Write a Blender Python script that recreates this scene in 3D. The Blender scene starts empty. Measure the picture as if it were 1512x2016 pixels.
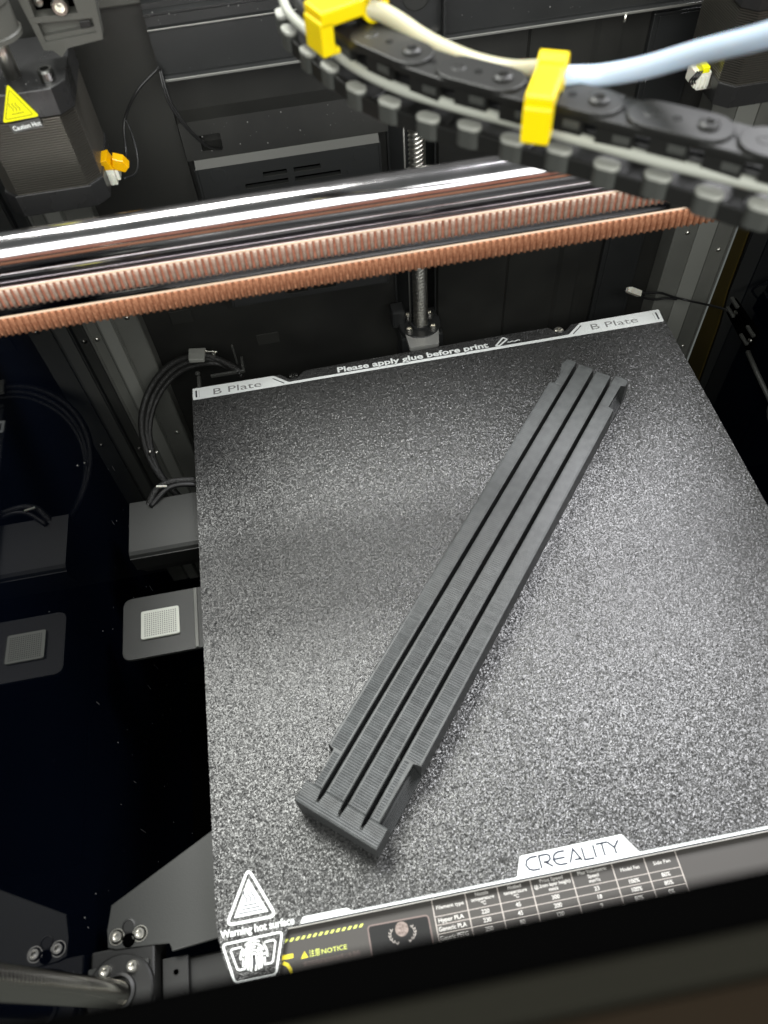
import bpy, bmesh, math, random
from mathutils import Vector, Matrix
random.seed(7)
S = 0.001            # all numbers below are millimetres; plate back-left corner is the origin
scn = bpy.context.scene
col = scn.collection
R = math.radians

# ------------------------------------------------------------ camera
cd = bpy.data.cameras.new('camera'); cam = bpy.data.objects.new('camera', cd); col.objects.link(cam)
scn.camera = cam
cam.location = (0.0630, -0.26527, 0.27347)
cam.rotation_euler = (0.5875870668, 0.0562561743, -0.1736962394)
cd.sensor_fit = 'VERTICAL'; cd.sensor_height = 36.0; cd.lens = 1516.3/2016*36
cd.clip_start = 0.005; cd.clip_end = 20
cd.dof.use_dof = True; cd.dof.focus_distance = 0.37; cd.dof.aperture_fstop = 16.0

# ------------------------------------------------------------ world, lamps, exposure
w = bpy.data.worlds.new('World'); scn.world = w; w.use_nodes = True
bg = w.node_tree.nodes['Background']; bg.inputs[0].default_value = (0.93, 1.0, 0.95, 1); bg.inputs[1].default_value = 0.09
def area(name, loc, target, sx, sy, power, color):
    l = bpy.data.lights.new(name, 'AREA'); l.shape = 'RECTANGLE'; l.size = sx*S; l.size_y = sy*S
    l.energy = power; l.color = color
    o = bpy.data.objects.new(name, l); col.objects.link(o); o.location = Vector(loc)*S
    d = (Vector(target)-Vector(loc)); o.rotation_euler = d.to_track_quat('-Z', 'Y').to_euler()
    return o
area('ceiling_lamp', (-90, 320, 900), (60, -120, 0), 340, 380, 9.5, (0.99, 1.0, 0.95))
area('side_lamp', (620, 280, 860), (150, -130, 0), 340, 430, 10.5, (0.97, 0.97, 1.0))
area('room_lamp', (60, -820, 640), (100, -50, 100), 1400, 560, 12.0, (0.99, 1.0, 0.97))
scn.view_settings.view_transform = 'Standard'; scn.view_settings.look = 'None'
scn.view_settings.exposure = 0.42; scn.view_settings.gamma = 1.0
scn.cycles.max_bounces = 8; scn.cycles.use_denoising = True
scn.cycles.sample_clamp_indirect = 6.0

# ------------------------------------------------------------ materials
def mat(name, base=(0.02, 0.02, 0.02), rough=0.5, metal=0.0, spec=0.5, ior=1.5, coat=0.0, trans=0.0, bump=None, sss=0.0, vary=None, rvary=None, tint=None):
    m = bpy.data.materials.new(name); m.use_nodes = True
    nt = m.node_tree; b = nt.nodes['Principled BSDF']
    b.inputs['Base Color'].default_value = (*base, 1); b.inputs['Roughness'].default_value = rough
    b.inputs['Metallic'].default_value = metal; b.inputs['IOR'].default_value = ior
    b.inputs['Specular IOR Level'].default_value = spec
    b.inputs['Coat Weight'].default_value = coat
    b.inputs['Transmission Weight'].default_value = trans
    if sss: b.inputs['Subsurface Weight'].default_value = sss; b.inputs['Subsurface Scale'].default_value = 0.004
    tc = nt.nodes.new('ShaderNodeTexCoord')
    if bump:       # list of (kind, scale, strength, distance mm)
        prev = None
        for kind, sc, st, dist in bump:
            if kind == 'noise':
                t = nt.nodes.new('ShaderNodeTexNoise'); t.inputs['Scale'].default_value = sc; t.inputs['Detail'].default_value = 3
                out = t.outputs['Fac']
            elif kind == 'voronoi':
                t = nt.nodes.new('ShaderNodeTexVoronoi'); t.inputs['Scale'].default_value = sc
                t.feature = 'SMOOTH_F1'; out = t.outputs['Distance']
            else:
                t = nt.nodes.new('ShaderNodeTexWave'); t.wave_type = 'BANDS'; t.bands_direction = kind[-1]
                t.inputs['Scale'].default_value = sc; t.inputs['Distortion'].default_value = 0.4
                t.inputs['Detail'].default_value = 1; out = t.outputs['Fac']
            nt.links.new(tc.outputs['Object'], t.inputs['Vector'])
            bn = nt.nodes.new('ShaderNodeBump'); bn.inputs['Strength'].default_value = st; bn.inputs['Distance'].default_value = dist*S
            nt.links.new(out, bn.inputs['Height'])
            if prev: nt.links.new(prev.outputs[0], bn.inputs['Normal'])
            prev = bn
        nt.links.new(prev.outputs[0], b.inputs['Normal'])
    if vary:       # (scale, colour a, colour b)
        n = nt.nodes.new('ShaderNodeTexNoise'); n.inputs['Scale'].default_value = vary[0]; n.inputs['Detail'].default_value = 5
        r = nt.nodes.new('ShaderNodeValToRGB'); r.color_ramp.elements[0].position = 0.35; r.color_ramp.elements[1].position = 0.68
        r.color_ramp.elements[0].color = (*vary[1], 1); r.color_ramp.elements[1].color = (*vary[2], 1)
        nt.links.new(tc.outputs['Object'], n.inputs['Vector']); nt.links.new(n.outputs['Fac'], r.inputs[0]); nt.links.new(r.outputs[0], b.inputs['Base Color'])
    if rvary:
        n = nt.nodes.new('ShaderNodeTexNoise'); n.inputs['Scale'].default_value = rvary[0]; n.inputs['Detail'].default_value = 6
        r = nt.nodes.new('ShaderNodeMapRange'); r.inputs['From Min'].default_value = 0.3; r.inputs['From Max'].default_value = 0.7
        r.inputs['To Min'].default_value = rvary[1]; r.inputs['To Max'].default_value = rvary[2]
        nt.links.new(tc.outputs['Object'], n.inputs['Vector']); nt.links.new(n.outputs['Fac'], r.inputs[0]); nt.links.new(r.outputs[0], b.inputs['Roughness'])
    return m

M = {}
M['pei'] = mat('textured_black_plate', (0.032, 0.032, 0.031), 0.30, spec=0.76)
def glint_flecks(m, scale, dark, light, p0, p1):  # pale cells put the sparkle of the rough coating into its colour
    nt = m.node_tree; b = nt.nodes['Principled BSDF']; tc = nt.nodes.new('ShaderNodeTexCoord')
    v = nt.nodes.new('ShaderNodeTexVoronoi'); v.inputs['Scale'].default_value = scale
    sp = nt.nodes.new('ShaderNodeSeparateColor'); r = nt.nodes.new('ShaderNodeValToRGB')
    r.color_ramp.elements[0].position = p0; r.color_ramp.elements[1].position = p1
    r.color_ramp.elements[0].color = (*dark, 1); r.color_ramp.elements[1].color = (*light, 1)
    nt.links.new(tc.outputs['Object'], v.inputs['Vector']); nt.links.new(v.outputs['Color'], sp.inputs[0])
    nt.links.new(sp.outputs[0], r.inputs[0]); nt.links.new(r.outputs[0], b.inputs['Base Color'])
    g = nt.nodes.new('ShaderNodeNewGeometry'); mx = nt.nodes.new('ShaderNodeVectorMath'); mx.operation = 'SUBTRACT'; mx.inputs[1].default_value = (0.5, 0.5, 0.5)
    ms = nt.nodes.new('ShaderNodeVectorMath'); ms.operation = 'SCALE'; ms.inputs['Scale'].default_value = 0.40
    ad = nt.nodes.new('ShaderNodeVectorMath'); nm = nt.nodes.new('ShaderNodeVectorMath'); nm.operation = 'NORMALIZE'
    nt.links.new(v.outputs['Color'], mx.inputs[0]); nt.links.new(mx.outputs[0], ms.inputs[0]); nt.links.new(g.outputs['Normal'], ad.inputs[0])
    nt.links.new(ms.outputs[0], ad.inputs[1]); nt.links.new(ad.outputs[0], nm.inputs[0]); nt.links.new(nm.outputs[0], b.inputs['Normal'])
glint_flecks(M['pei'], 3300, (0.006, 0.006, 0.006), (0.076, 0.076, 0.074), 0.22, 1.0)
M['white'] = mat('white_print', (0.86, 0.89, 0.87), 0.5, bump=[('noise', 1200, 0.25, 0.05)])
M['greyprint'] = mat('grey_print', (0.25, 0.25, 0.245), 0.7, spec=0.2)
M['blackprint'] = mat('black_print', (0.03, 0.03, 0.035), 0.6)
M['slate'] = mat('slate_print', (0.035, 0.04, 0.06), 0.7, spec=0.2)
M['sheetedge'] = mat('plate_steel_edge', (0.35, 0.34, 0.32), 0.4, metal=0.8)
M['bed'] = mat('bed_black', (0.022, 0.022, 0.021), 0.45, vary=(60, (0.016, 0.016, 0.015), (0.03, 0.03, 0.028)))
M['sticker'] = mat('sticker_charcoal', (0.05, 0.046, 0.042), 0.42)
M['stickerdark'] = mat('sticker_black', (0.008, 0.008, 0.008), 0.35)
M['stickerline'] = mat('sticker_line', (0.42, 0.38, 0.35), 0.5)
M['stickertext'] = mat('sticker_text', (0.62, 0.60, 0.57), 0.5)
M['stickerdim'] = mat('sticker_dim', (0.16, 0.12, 0.11), 0.5)
M['medal'] = mat('sticker_medal', (0.22, 0.17, 0.15), 0.5, vary=(1500, (0.12, 0.09, 0.08), (0.3, 0.24, 0.21)))
M['lime'] = mat('sticker_lime', (0.62, 0.68, 0.14), 0.5)
M['yellowprint'] = mat('sticker_yellow', (0.75, 0.62, 0.03), 0.5)
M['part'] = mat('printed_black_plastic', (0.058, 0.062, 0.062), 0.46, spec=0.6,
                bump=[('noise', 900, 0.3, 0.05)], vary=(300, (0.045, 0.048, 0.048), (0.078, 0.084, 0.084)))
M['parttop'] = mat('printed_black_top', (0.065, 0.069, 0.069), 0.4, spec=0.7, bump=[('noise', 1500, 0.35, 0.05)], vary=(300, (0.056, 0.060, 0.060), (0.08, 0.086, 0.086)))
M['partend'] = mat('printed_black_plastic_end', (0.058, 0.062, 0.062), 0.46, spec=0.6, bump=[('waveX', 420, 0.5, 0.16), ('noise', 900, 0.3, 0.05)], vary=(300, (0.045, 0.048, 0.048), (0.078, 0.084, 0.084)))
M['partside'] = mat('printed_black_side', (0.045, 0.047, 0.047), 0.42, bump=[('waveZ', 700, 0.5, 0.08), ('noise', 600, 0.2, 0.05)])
M['wall'] = mat('black_wall_plastic', (0.020, 0.020, 0.0185), 0.42, bump=[('noise', 1500, 0.25, 0.05)], vary=(18, (0.014, 0.014, 0.013), (0.028, 0.028, 0.025)), rvary=(30, 0.34, 0.55))
M['wallgrain'] = mat('grained_black_sheet', (0.03, 0.03, 0.027), 0.45, bump=[('noise', 2200, 0.7, 0.08)])
M['cover'] = mat('black_cover_plastic', (0.022, 0.023, 0.023), 0.36, bump=[('noise', 1800, 0.2, 0.04)], rvary=(60, 0.28, 0.46))
M['gloss'] = mat('glossy_black_panel', (0.0012, 0.0022, 0.0055), 0.02, ior=1.5, rvary=(25, 0.012, 0.04))
M['greycol'] = mat('grey_column', (0.15, 0.153, 0.138), 0.5, bump=[('noise', 2500, 0.3, 0.04)], vary=(40, (0.135, 0.138, 0.124), (0.175, 0.178, 0.16)))
M['greylight'] = mat('grey_column_strip', (0.27, 0.275, 0.25), 0.5, bump=[('noise', 2500, 0.4, 0.04)])  # on the columns this paler grey stands in for light on the strip
M['greydark'] = mat('dark_grey_column', (0.045, 0.046, 0.042), 0.5)
M['rim'] = mat('bare_and_lit_edge', (0.3, 0.3, 0.28), 0.35, metal=0.6)
M['chrome'] = mat('chromed_rod', (0.62, 0.60, 0.62), 0.15, metal=1.0, rvary=(90, 0.12, 0.18))
M['steel'] = mat('bright_steel', (0.85, 0.83, 0.76), 0.28, metal=1.0)
M['steelfront'] = mat('front_screw_steel', (0.5, 0.48, 0.43), 0.16, metal=1.0)
M['darkbolt'] = mat('dark_bolt_steel', (0.22, 0.22, 0.21), 0.25, metal=1.0)
M['belt'] = mat('salmon_belt_fabric', (0.40, 0.16, 0.10), 0.85, spec=0.2, bump=[('noise', 2600, 0.6, 0.1)], vary=(900, (0.28, 0.10, 0.062), (0.46, 0.20, 0.13)))
M['beltcrest'] = mat('worn_highlit_belt_tooth', (0.5, 0.36, 0.28), 0.8, spec=0.2, vary=(1200, (0.31, 0.19, 0.145), (0.46, 0.38, 0.31)))  # wear and the highlight on the crests are both in this beige
M['beltorange'] = mat('orange_belt_tooth', (0.40, 0.16, 0.08), 0.85, spec=0.2, bump=[('noise', 2600, 0.6, 0.1)], vary=(1100, (0.27, 0.10, 0.05), (0.47, 0.23, 0.13)))
M['beltedge'] = mat('belt_cut_edge', (0.40, 0.30, 0.22), 0.85, spec=0.1)
M['chain'] = mat('black_chain_plastic', (0.012, 0.012, 0.011), 0.42, spec=0.35)
M['chainmid'] = mat('dark_grey_chain_wall', (0.05, 0.052, 0.047), 0.5)
M['chaingrey'] = mat('lit_chain_boss', (0.34, 0.345, 0.31), 0.5)  # grey of the boss tops as lit, painted in
M['cable'] = mat('light_grey_cable', (0.38, 0.39, 0.34), 0.5)
M['black'] = mat('black_rubber', (0.012, 0.012, 0.012), 0.4)
M['braid'] = mat('braided_black_sleeve', (0.015, 0.015, 0.014), 0.5, bump=[('voronoi', 1600, 1.0, 0.3)])
M['ptfe'] = mat('milky_white_tube', (0.50, 0.62, 0.76), 0.3, sss=0.2, coat=0.3)
M['ptfeyellow'] = mat('yellowed_tube', (0.46, 0.44, 0.30), 0.4, sss=0.2)
M['clip'] = mat('yellow_clip_plastic', (0.90, 0.66, 0.0), 0.38, sss=0.1)
M['lam'] = mat('motor_laminations', (0.20, 0.19, 0.165), 0.30, metal=0.85, bump=[('noise', 2500, 0.3, 0.05)])
M['motorblack'] = mat('motor_black_cap', (0.018, 0.018, 0.018), 0.30, rvary=(80, 0.2, 0.4))
M['bracket'] = mat('grey_cast_bracket', (0.085, 0.085, 0.075), 0.42, bump=[('noise', 1500, 0.3, 0.06)])
M['labelyellow'] = mat('label_yellow', (0.85, 0.82, 0.0), 0.45)
M['labelink'] = mat('label_ink', (0.06, 0.06, 0.01), 0.6)
M['labelgrey'] = mat('label_grey', (0.07, 0.07, 0.065), 0.5)
M['conn'] = mat('white_connector_plastic', (0.78, 0.76, 0.66), 0.45, sss=0.1)
M['kapton'] = mat('amber_tape', (0.80, 0.42, 0.0), 0.25, trans=0.15)
M['olive'] = mat('olive_reflection', (0.05, 0.036, 0.006), 0.6, spec=0.2)  # reflected yellow put into a strip's own colour
M['carrier'] = mat('powder_coated_steel', (0.024, 0.025, 0.023), 0.46, bump=[('noise', 2200, 0.45, 0.06)])
M['carrierdark'] = mat('black_coated_steel', (0.010, 0.010, 0.0095), 0.45)
M['pad'] = mat('white_silicone_pad', (0.60, 0.62, 0.55), 0.5)
M['padhole'] = mat('pad_hole', (0.12, 0.12, 0.11), 0.7)
M['nutplate'] = mat('pale_steel_tab', (0.42, 0.42, 0.40), 0.4, metal=0.3)
M['frameblack'] = mat('frame_black', (0.0008, 0.0008, 0.0008), 0.9, spec=0.0)
M['framegrey'] = mat('frame_grey_lip', (0.0075, 0.0072, 0.0052), 0.7, spec=0.03)
M['framebrown'] = mat('frame_brown_reflection', (0.0085, 0.0058, 0.0033), 0.7, spec=0.03)  # brown of the reflected surroundings, put into the base colour
M['dust'] = mat('dust_speck', (0.22, 0.22, 0.21), 0.7)

# ------------------------------------------------------------ builders
ORG = {}
def org(o): return ORG.get(o.name, Vector((0, 0, 0))) if o else Vector((0, 0, 0))
def obj(name, bm, m, parent=None, loc=(0, 0, 0), smooth=False):
    """bm holds millimetre coordinates in the place's frame; loc is the object's base point."""
    base = Vector(loc) if any(loc) else (org(parent) if parent else Vector((0, 0, 0)))
    for v in bm.verts: v.co = (v.co-base)*S
    bmesh.ops.recalc_face_normals(bm, faces=bm.faces)
    me = bpy.data.meshes.new(name); bm.to_mesh(me); bm.free()
    for mm in (m if isinstance(m, (list, tuple)) else [m]): me.materials.append(mm)
    o = bpy.data.objects.new(name, me); col.objects.link(o)
    if smooth:
        for p in me.polygons: p.use_smooth = len(p.vertices) < 5
    ORG[o.name] = base
    if parent: o.parent = parent; o.location = (base-org(parent))*S
    else: o.location = base*S
    return o
def thing(name, label, cat, loc, group=None):
    o = bpy.data.objects.new(name, None); o.empty_display_size = 0.01; col.objects.link(o)
    o.location = Vector(loc)*S; ORG[o.name] = Vector(loc)
    o['label'] = label; o['category'] = cat
    if group: o['group'] = group
    return o
def tag(o, label, cat, group=None):
    o['label'] = label; o['category'] = cat
    if group: o['group'] = group
    return o
def struct(o): o['kind'] = 'structure'; return o
def stuff(o): o['kind'] = 'stuff'; return o
def BM(): return bmesh.new()
def box(bm, x0, x1, y0, y1, z0, z1, bev=0.0, seg=2, mi=0):
    r = bmesh.ops.create_cube(bm, size=1.0); vs = r['verts']
    for v in vs: v.co = Vector(((x0+x1)/2+v.co.x*(x1-x0), (y0+y1)/2+v.co.y*(y1-y0), (z0+z1)/2+v.co.z*(z1-z0)))
    fs = {f for v in vs for f in v.link_faces}
    for f in fs: f.material_index = mi
    if bev:
        es = list({e for v in vs for e in v.link_edges})
        bmesh.ops.bevel(bm, geom=es, offset=bev, segments=seg, profile=0.5, affect='EDGES')
    return bm
def prism(bm, pts, axis, a, b, bev=0.0, mi=0):
    """pts: 2D outline; axis z -> (x,y), y -> (x,z), x -> (y,z); from a to b."""
    def P(p, t):
        if axis == 'z': return (p[0], p[1], t)
        if axis == 'y': return (p[0], t, p[1])
        return (t, p[0], p[1])
    va = [bm.verts.new(P(p, a)) for p in pts]; vb = [bm.verts.new(P(p, b)) for p in pts]
    n = len(pts); fs = [bm.faces.new(va), bm.faces.new(vb[::-1])]
    for i in range(n): fs.append(bm.faces.new((va[i], va[(i+1) % n], vb[(i+1) % n], vb[i])))
    for f in fs: f.material_index = mi
    if bev:
        es = list({e for f in fs[:2] for e in f.edges})
        bmesh.ops.bevel(bm, geom=es, offset=bev, segments=2, profile=0.5, affect='EDGES')
    return bm
def frame_of(d):
    d = d.normalized(); up = Vector((0, 0, 1)) if abs(d.z) < 0.95 else Vector((1, 0, 0))
    a = d.cross(up).normalized(); return a, d.cross(a).normalized()
def tube(bm, pts, r, seg=12, cap=True):
    pts = [Vector(p) for p in pts]; rings = []
    rr = r if isinstance(r, (list, tuple)) else [r]*len(pts)
    for i, p in enumerate(pts):
        d = pts[min(i+1, len(pts)-1)]-pts[max(i-1, 0)]; a, b = frame_of(d)
        rings.append([bm.verts.new(p+(a*math.cos(2*math.pi*k/seg)+b*math.sin(2*math.pi*k/seg))*rr[i]) for k in range(seg)])
    for i in range(len(rings)-1):
        for k in range(seg): bm.faces.new((rings[i][k], rings[i][(k+1) % seg], rings[i+1][(k+1) % seg], rings[i+1][k]))
    if cap: bm.faces.new(rings[0][::-1]); bm.faces.new(rings[-1])
    return bm
def smooth_path(pts, n=8):
    P = [Vector(p) for p in pts]; P = [P[0]*2-P[1]]+P+[P[-1]*2-P[-2]]; out = []
    for i in range(1, len(P)-2):
        for k in range(n):
            t = k/n; a, b, c, d = P[i-1], P[i], P[i+1], P[i+2]
            out.append(0.5*((2*b)+(c-a)*t+(2*a-5*b+4*c-d)*t*t+(3*b-a-3*c+d)*t**3))
    out.append(P[-2]); return out
def lathe(bm, c, axis, prof, seg=24):
    """prof: (radius, offset along axis) pairs."""
    c = Vector(c); ax = Vector(axis).normalized(); a, b = frame_of(ax); rings = []
    for r, h in prof:
        rings.append([bm.verts.new(c+ax*h+(a*math.cos(2*math.pi*k/seg)+b*math.sin(2*math.pi*k/seg))*max(r, 0.001)) for k in range(seg)])
    for i in range(len(rings)-1):
        for k in range(seg): bm.faces.new((rings[i][k], rings[i][(k+1) % seg], rings[i+1][(k+1) % seg], rings[i+1][k]))
    bm.faces.new(rings[0][::-1]); bm.faces.new(rings[-1]); return bm
def bolt_bm(bm, c, axis, r, h):      # socket head: rim, hollow hexagon well
    return lathe(bm, c, axis, [(r, 0), (r, h*0.8), (r*0.9, h), (r*0.55, h), (r*0.5, h*0.35), (0.01, h*0.3)], 18)
def ribbon(bm, pts, wd, z0, z1, closed=False):
    """flat line of width wd in the xy plane, mitred, z0..z1 thick"""
    P = [Vector((p[0], p[1], 0)) for p in pts]; n = len(P); L, Rr = [], []
    for i in range(n):
        a = P[i-1] if (i > 0 or closed) else None; b = P[(i+1) % n] if (i < n-1 or closed) else None
        d1 = (P[i]-a).normalized() if a is not None else None; d2 = (b-P[i]).normalized() if b is not None else None
        if d1 is None: d1 = d2
        if d2 is None: d2 = d1
        t = d1+d2; t = t.normalized() if t.length > 1e-4 else d1
        nrm = Vector((-t.y, t.x, 0)); c = max(0.45, nrm.dot(Vector((-d1.y, d1.x, 0))))
        L.append(P[i]+nrm*(wd/2/c)); Rr.append(P[i]-nrm*(wd/2/c))
    up = [[bm.verts.new((q.x, q.y, z1)) for q in A] for A in (L, Rr)]; dn = [[bm.verts.new((q.x, q.y, z0)) for q in A] for A in (L, Rr)]
    for i in range(n if closed else n-1):
        j = (i+1) % n
        bm.faces.new((up[0][i], up[0][j], up[1][j], up[1][i])); bm.faces.new((up[0][i], dn[0][i], dn[0][j], up[0][j]))
        bm.faces.new((up[1][i], up[1][j], dn[1][j], dn[1][i]))
    return bm
def rounded(pts, r, n=4):
    out = []; P = [Vector((p[0], p[1])) for p in pts]; m_ = len(P)
    for i in range(m_):
        a, b, c = P[i-1], P[i], P[(i+1) % m_]
        rr = min(r, (a-b).length*0.45, (c-b).length*0.45); p0 = b+(a-b).normalized()*rr; p1 = b+(c-b).normalized()*rr
        for k in range(n+1):
            t = k/n; out.append(tuple((1-t)**2*p0+2*(1-t)*t*b+t*t*p1))
    return out
def text(name, s, x, y, z, h, m, parent, width=None, align='LEFT', bold=0.0, plane='xy', rot=0.0, thick=0.03):
    """cap height about h mm; anchored at baseline x,y; flat lettering of small thickness"""
    cu = bpy.data.curves.new(name, 'FONT'); cu.body = s; cu.size = 1.0; cu.align_x = align; cu.offset = bold; cu.resolution_u = 3
    t = bpy.data.objects.new(name+'_curve', cu); col.objects.link(t)
    bpy.context.view_layer.update()
    me = bpy.data.meshes.new_from_object(t.evaluated_get(bpy.context.evaluated_depsgraph_get()))
    bpy.data.objects.remove(t); bpy.data.curves.remove(cu)
    me.name = name; xs = [v.co.x for v in me.vertices]; k = h/0.73
    kx = k if width is None else width/max(1e-6, (max(xs)-min(xs)))
    x_off = 0 if width is None or align == 'CENTER' else -min(xs)
    base = org(parent); ca, sa = math.cos(rot), math.sin(rot)
    for v in me.vertices:
        px, py = (v.co.x+x_off)*kx, v.co.y*k; px, py = px*ca-py*sa, px*sa+py*ca
        q = Vector((x+px, y+py, z)) if plane == 'xy' else Vector((x+px, y, z+py))
        v.co = (q-base)*S
    me.materials.clear(); me.materials.append(m)
    o = bpy.data.objects.new(name, me); col.objects.link(o); o.parent = parent; ORG[o.name] = base
    return o

# ============================================================ THE SETTING: printer enclosure
b = BM(); box(b, -60, 300, -262, 70, -222, -220); struct(obj('floor', b, M['frameblack']))
# rear wall, left bay and right bay and the recessed channel between them
b = BM(); box(b, -19.5, 109, 46, 50, -220, 200, mi=0)
struct(obj('back_wall', b, M['wall']))
b = BM(); prism(b, [(129, 60), (129, 46), (130.5, 44), (166, 44), (168, 46), (194, 46), (196, 44.5), (205, 44.5), (206, 47), (249, 47), (249, 60)], 'z', -220, 131, 0)
struct(obj('back_wall_right_bay', b, M['wall']))
b = BM(); box(b, 108, 131, 60, 63, -220, 200); box(b, 108, 109.2, 44.5, 60, -220, 131, 0.3); box(b, 128.2, 129.2, 43.0, 60, -220, 131, 0.3)
struct(obj('back_wall_channel', b, M['cover']))
b = BM(); box(b, -60, 300, 62, 66, -220, 260); struct(obj('outer_back_wall', b, M['wallgrain']))
b = BM(); box(b, -20, 24, 44.2, 45.8, 60, 200); struct(obj('back_wall_grained_sheet', b, M['wallgrain']))
b = BM(); box(b, -48, -45, -262, 36.5, -220, 137.5); struct(obj('left_wall', b, M['gloss']))
b = BM(); box(b, 282, 285, -262, 33, -220, 137.5); struct(obj('right_wall', b, M['gloss']))

# faint darker squares on the lower back wall
for (x0, x1, z0, z1) in ((-6, 5, 9, 17), (24, 34, 13, 19), (33, 45, -14, -7)):
    b = BM(); box(b, x0, x1, 45.2, 45.9, z0, z1, 0.2); o = obj('foam_patch', b, M['wallgrain'])
    tag(o, {-6: 'faint dark square patch low on the back wall beside the left column', 24: 'faint dark square patch under the corner of the slotted vent cover',
            33: 'faint dark patch on the back wall just behind the wire clip'}[x0], 'patch')

# corner columns
def column(name, label, segs, zt):
    t = thing(name, label, 'column', (segs[0][0], 36, -220))
    for nm, x0, x1, y0, m in segs:  pass
    return t
t = thing('corner_column', 'grey folded metal column in the rear left corner of the enclosure', 'column', (-32, 40, -220), 'corner columns')
b = BM(); prism(b, [(-45, 62), (-45, 37.5), (-39.2, 37.5), (-38.4, 36), (-31, 36), (-30.6, 36.8), (-30.1, 36.8), (-29.7, 36), (-19.6, 36), (-19, 37), (-19, 62)], 'z', -220, 131); obj('folded_sheet', b, M['greycol'], t)
b = BM(); box(b, -44.9, -43.9, 36.2, 37.4, -220, 125, 0.2); obj('edge_trim', b, M['rim'], t)
b = BM(); box(b, -37.6, -31.6, 35.4, 35.98, -220, 120, 0.15); obj('lit_facing_strip', b, M['greylight'], t)  # paler grey paints the light on the face turned forward
for (x, z) in ((-23.4, 25.6), (-41.9, 14.3), (-23.4, -60), (-41.9, -70)):
    b = BM(); lathe(b, (x, 36 if x > -30 else 37.4, z), (0, -1, 0), [(1.3, -0.3), (1.2, 0.5), (0.7, 0.9), (0.1, 1.0)], 12); obj('screw', b, M['steel'], t, smooth=True)
t = thing('corner_column', 'grey folded metal column in the rear right corner beside the painted amber reflection', 'column', (265, 40, -220), 'corner columns')
b = BM(); prism(b, [(249.3, 62), (249.3, 36.6), (250, 36), (260.7, 36), (261.1, 37), (271.4, 37), (271.8, 36), (281.5, 36), (282, 37), (282, 62)], 'z', -220, 131); obj('folded_sheet', b, M['greycol'], t)
b = BM(); box(b, 261.3, 271.2, 36.2, 36.95, -220, 128, 0.15); obj('lit_facing_strip', b, M['greylight'], t)  # light on this face is put into its paler grey
b = BM(); box(b, 280.4, 281.4, 34.8, 35.95, -220, 125, 0.2); obj('edge_trim', b, M['rim'], t)
for (x, z) in ((256, 22), (276.5, 8), (256, 100), (276, -60)):
    b = BM(); lathe(b, (x, 36, z), (0, -1, 0), [(1.3, -0.3), (1.2, 0.5), (0.7, 0.9), (0.1, 1.0)], 12); obj('screw', b, M['steel'], t, smooth=True)
b = BM(); prism(b, [(33, 120), (33, -75), (17, -80), (20, -30), (23.5, -10), (25, 30), (27, 120)], 'x', 281.0, 281.9); tag(obj('amber_reflection', b, M['olive']), 'amber reflection in the glossy right wall, built as a thin olive strip', 'strip')  # added strip standing in for a yellow reflection in the wall

# top rear beam
t = thing('rear_beam', 'wide black extruded beam across the top of the back wall', 'beam', (128, 38, 130))
b = BM(); prism(b, [(46, 129.8), (34.6, 129.8), (34.2, 130.3), (34.2, 131.2), (34.8, 131.8), (36, 132.0), (36, 146.6), (34.9, 147.2), (34.9, 147.9), (36, 148.2), (36, 151.4), (35.3, 151.9), (35.3, 152.6), (37.5, 153.2), (37.5, 155.0), (39.5, 155.6), (39.5, 158), (46, 158)], 'x', 24.4, 231.5)
obj('extrusion', b, M['cover'], t)
b = BM(); box(b, 24.4, 231.5, 33.7, 34.3, 130.2, 131.1, 0.12); obj('lit_lower_lip', b, M['rim'], t, )  # lit edge of the black beam painted as a pale lip
b = BM(); box(b, 24.4, 200, 34.7, 35.0, 147.3, 147.8, 0.1); obj('upper_lip', b, M['rim'], t)
b = BM(); box(b, 5, 262, 41.5, 46, 153.5, 168, 0.6); obj('top_rail', b, M['bracket'], thing('top_rail_beam', 'dull silver rail along the top edge of the enclosure back', 'rail', (130, 44, 153)))
b = BM(); lathe(b, (200.4, 34, 127.5), (0, 0, 1), [(0.5, 0), (0.6, 0.3), (0.6, 3)], 10); tag(obj('locating_pin', b, M['steel'], smooth=True), 'short bright steel pin poking down beneath the rear beam', 'pin')
# right hand cover panel beneath the beam
b = BM(); box(b, 217.2, 238, 44.2, 46.9, -60, 124, 0.5); box(b, 219.5, 235.5, 43.7, 44.3, -58, 123, 0.2)
tag(obj('cover_panel', b, M['cover']), 'narrow black cover panel beneath the right end of the rear beam', 'panel')

# slotted vent cover with its bevelled upper edge
t = thing('vent_cover', 'black slotted vent cover standing proud of the back wall', 'vent cover', (65, 40, 22))
rows = [(87.4, 52.7, 64, 67, 77.7)]
zz = 87.4
rows = []
NR = 16; 
for i in range(NR):
    zc = 87.4-i*4.13; u = (i-(NR-1)/2)/((NR-1)/2); hw = 11+ (26-11)*min(1.0, 1.35*math.sqrt(max(0, 1-abs(u)**1.6)))
    if i in (0, NR-1): hw = 11.3
    if i in (1, NR-2): hw = 19.5
    rows.append((zc, 65.2-hw, 64, 66.9, 66.9+hw))
b = BM(); top = 93.5
for (zc, xa, xb, xc, xd) in rows:
    box(b, 28, 103, 36, 38, zc+0.95, top)
    for (p, q) in ((28, xa), (xb, xc), (xd, 103)): box(b, p, q, 36.02, 38, zc-0.95, zc+0.95)
    top = zc-0.95
box(b, 28, 103, 36, 38, 21.5, top)
obj('front_panel', b, M['cover'], t)
b = BM(); box(b, 28, 103, 39.5, 46, 21.5, 93.5); obj('backing', b, M['frameblack'], t)
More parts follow.
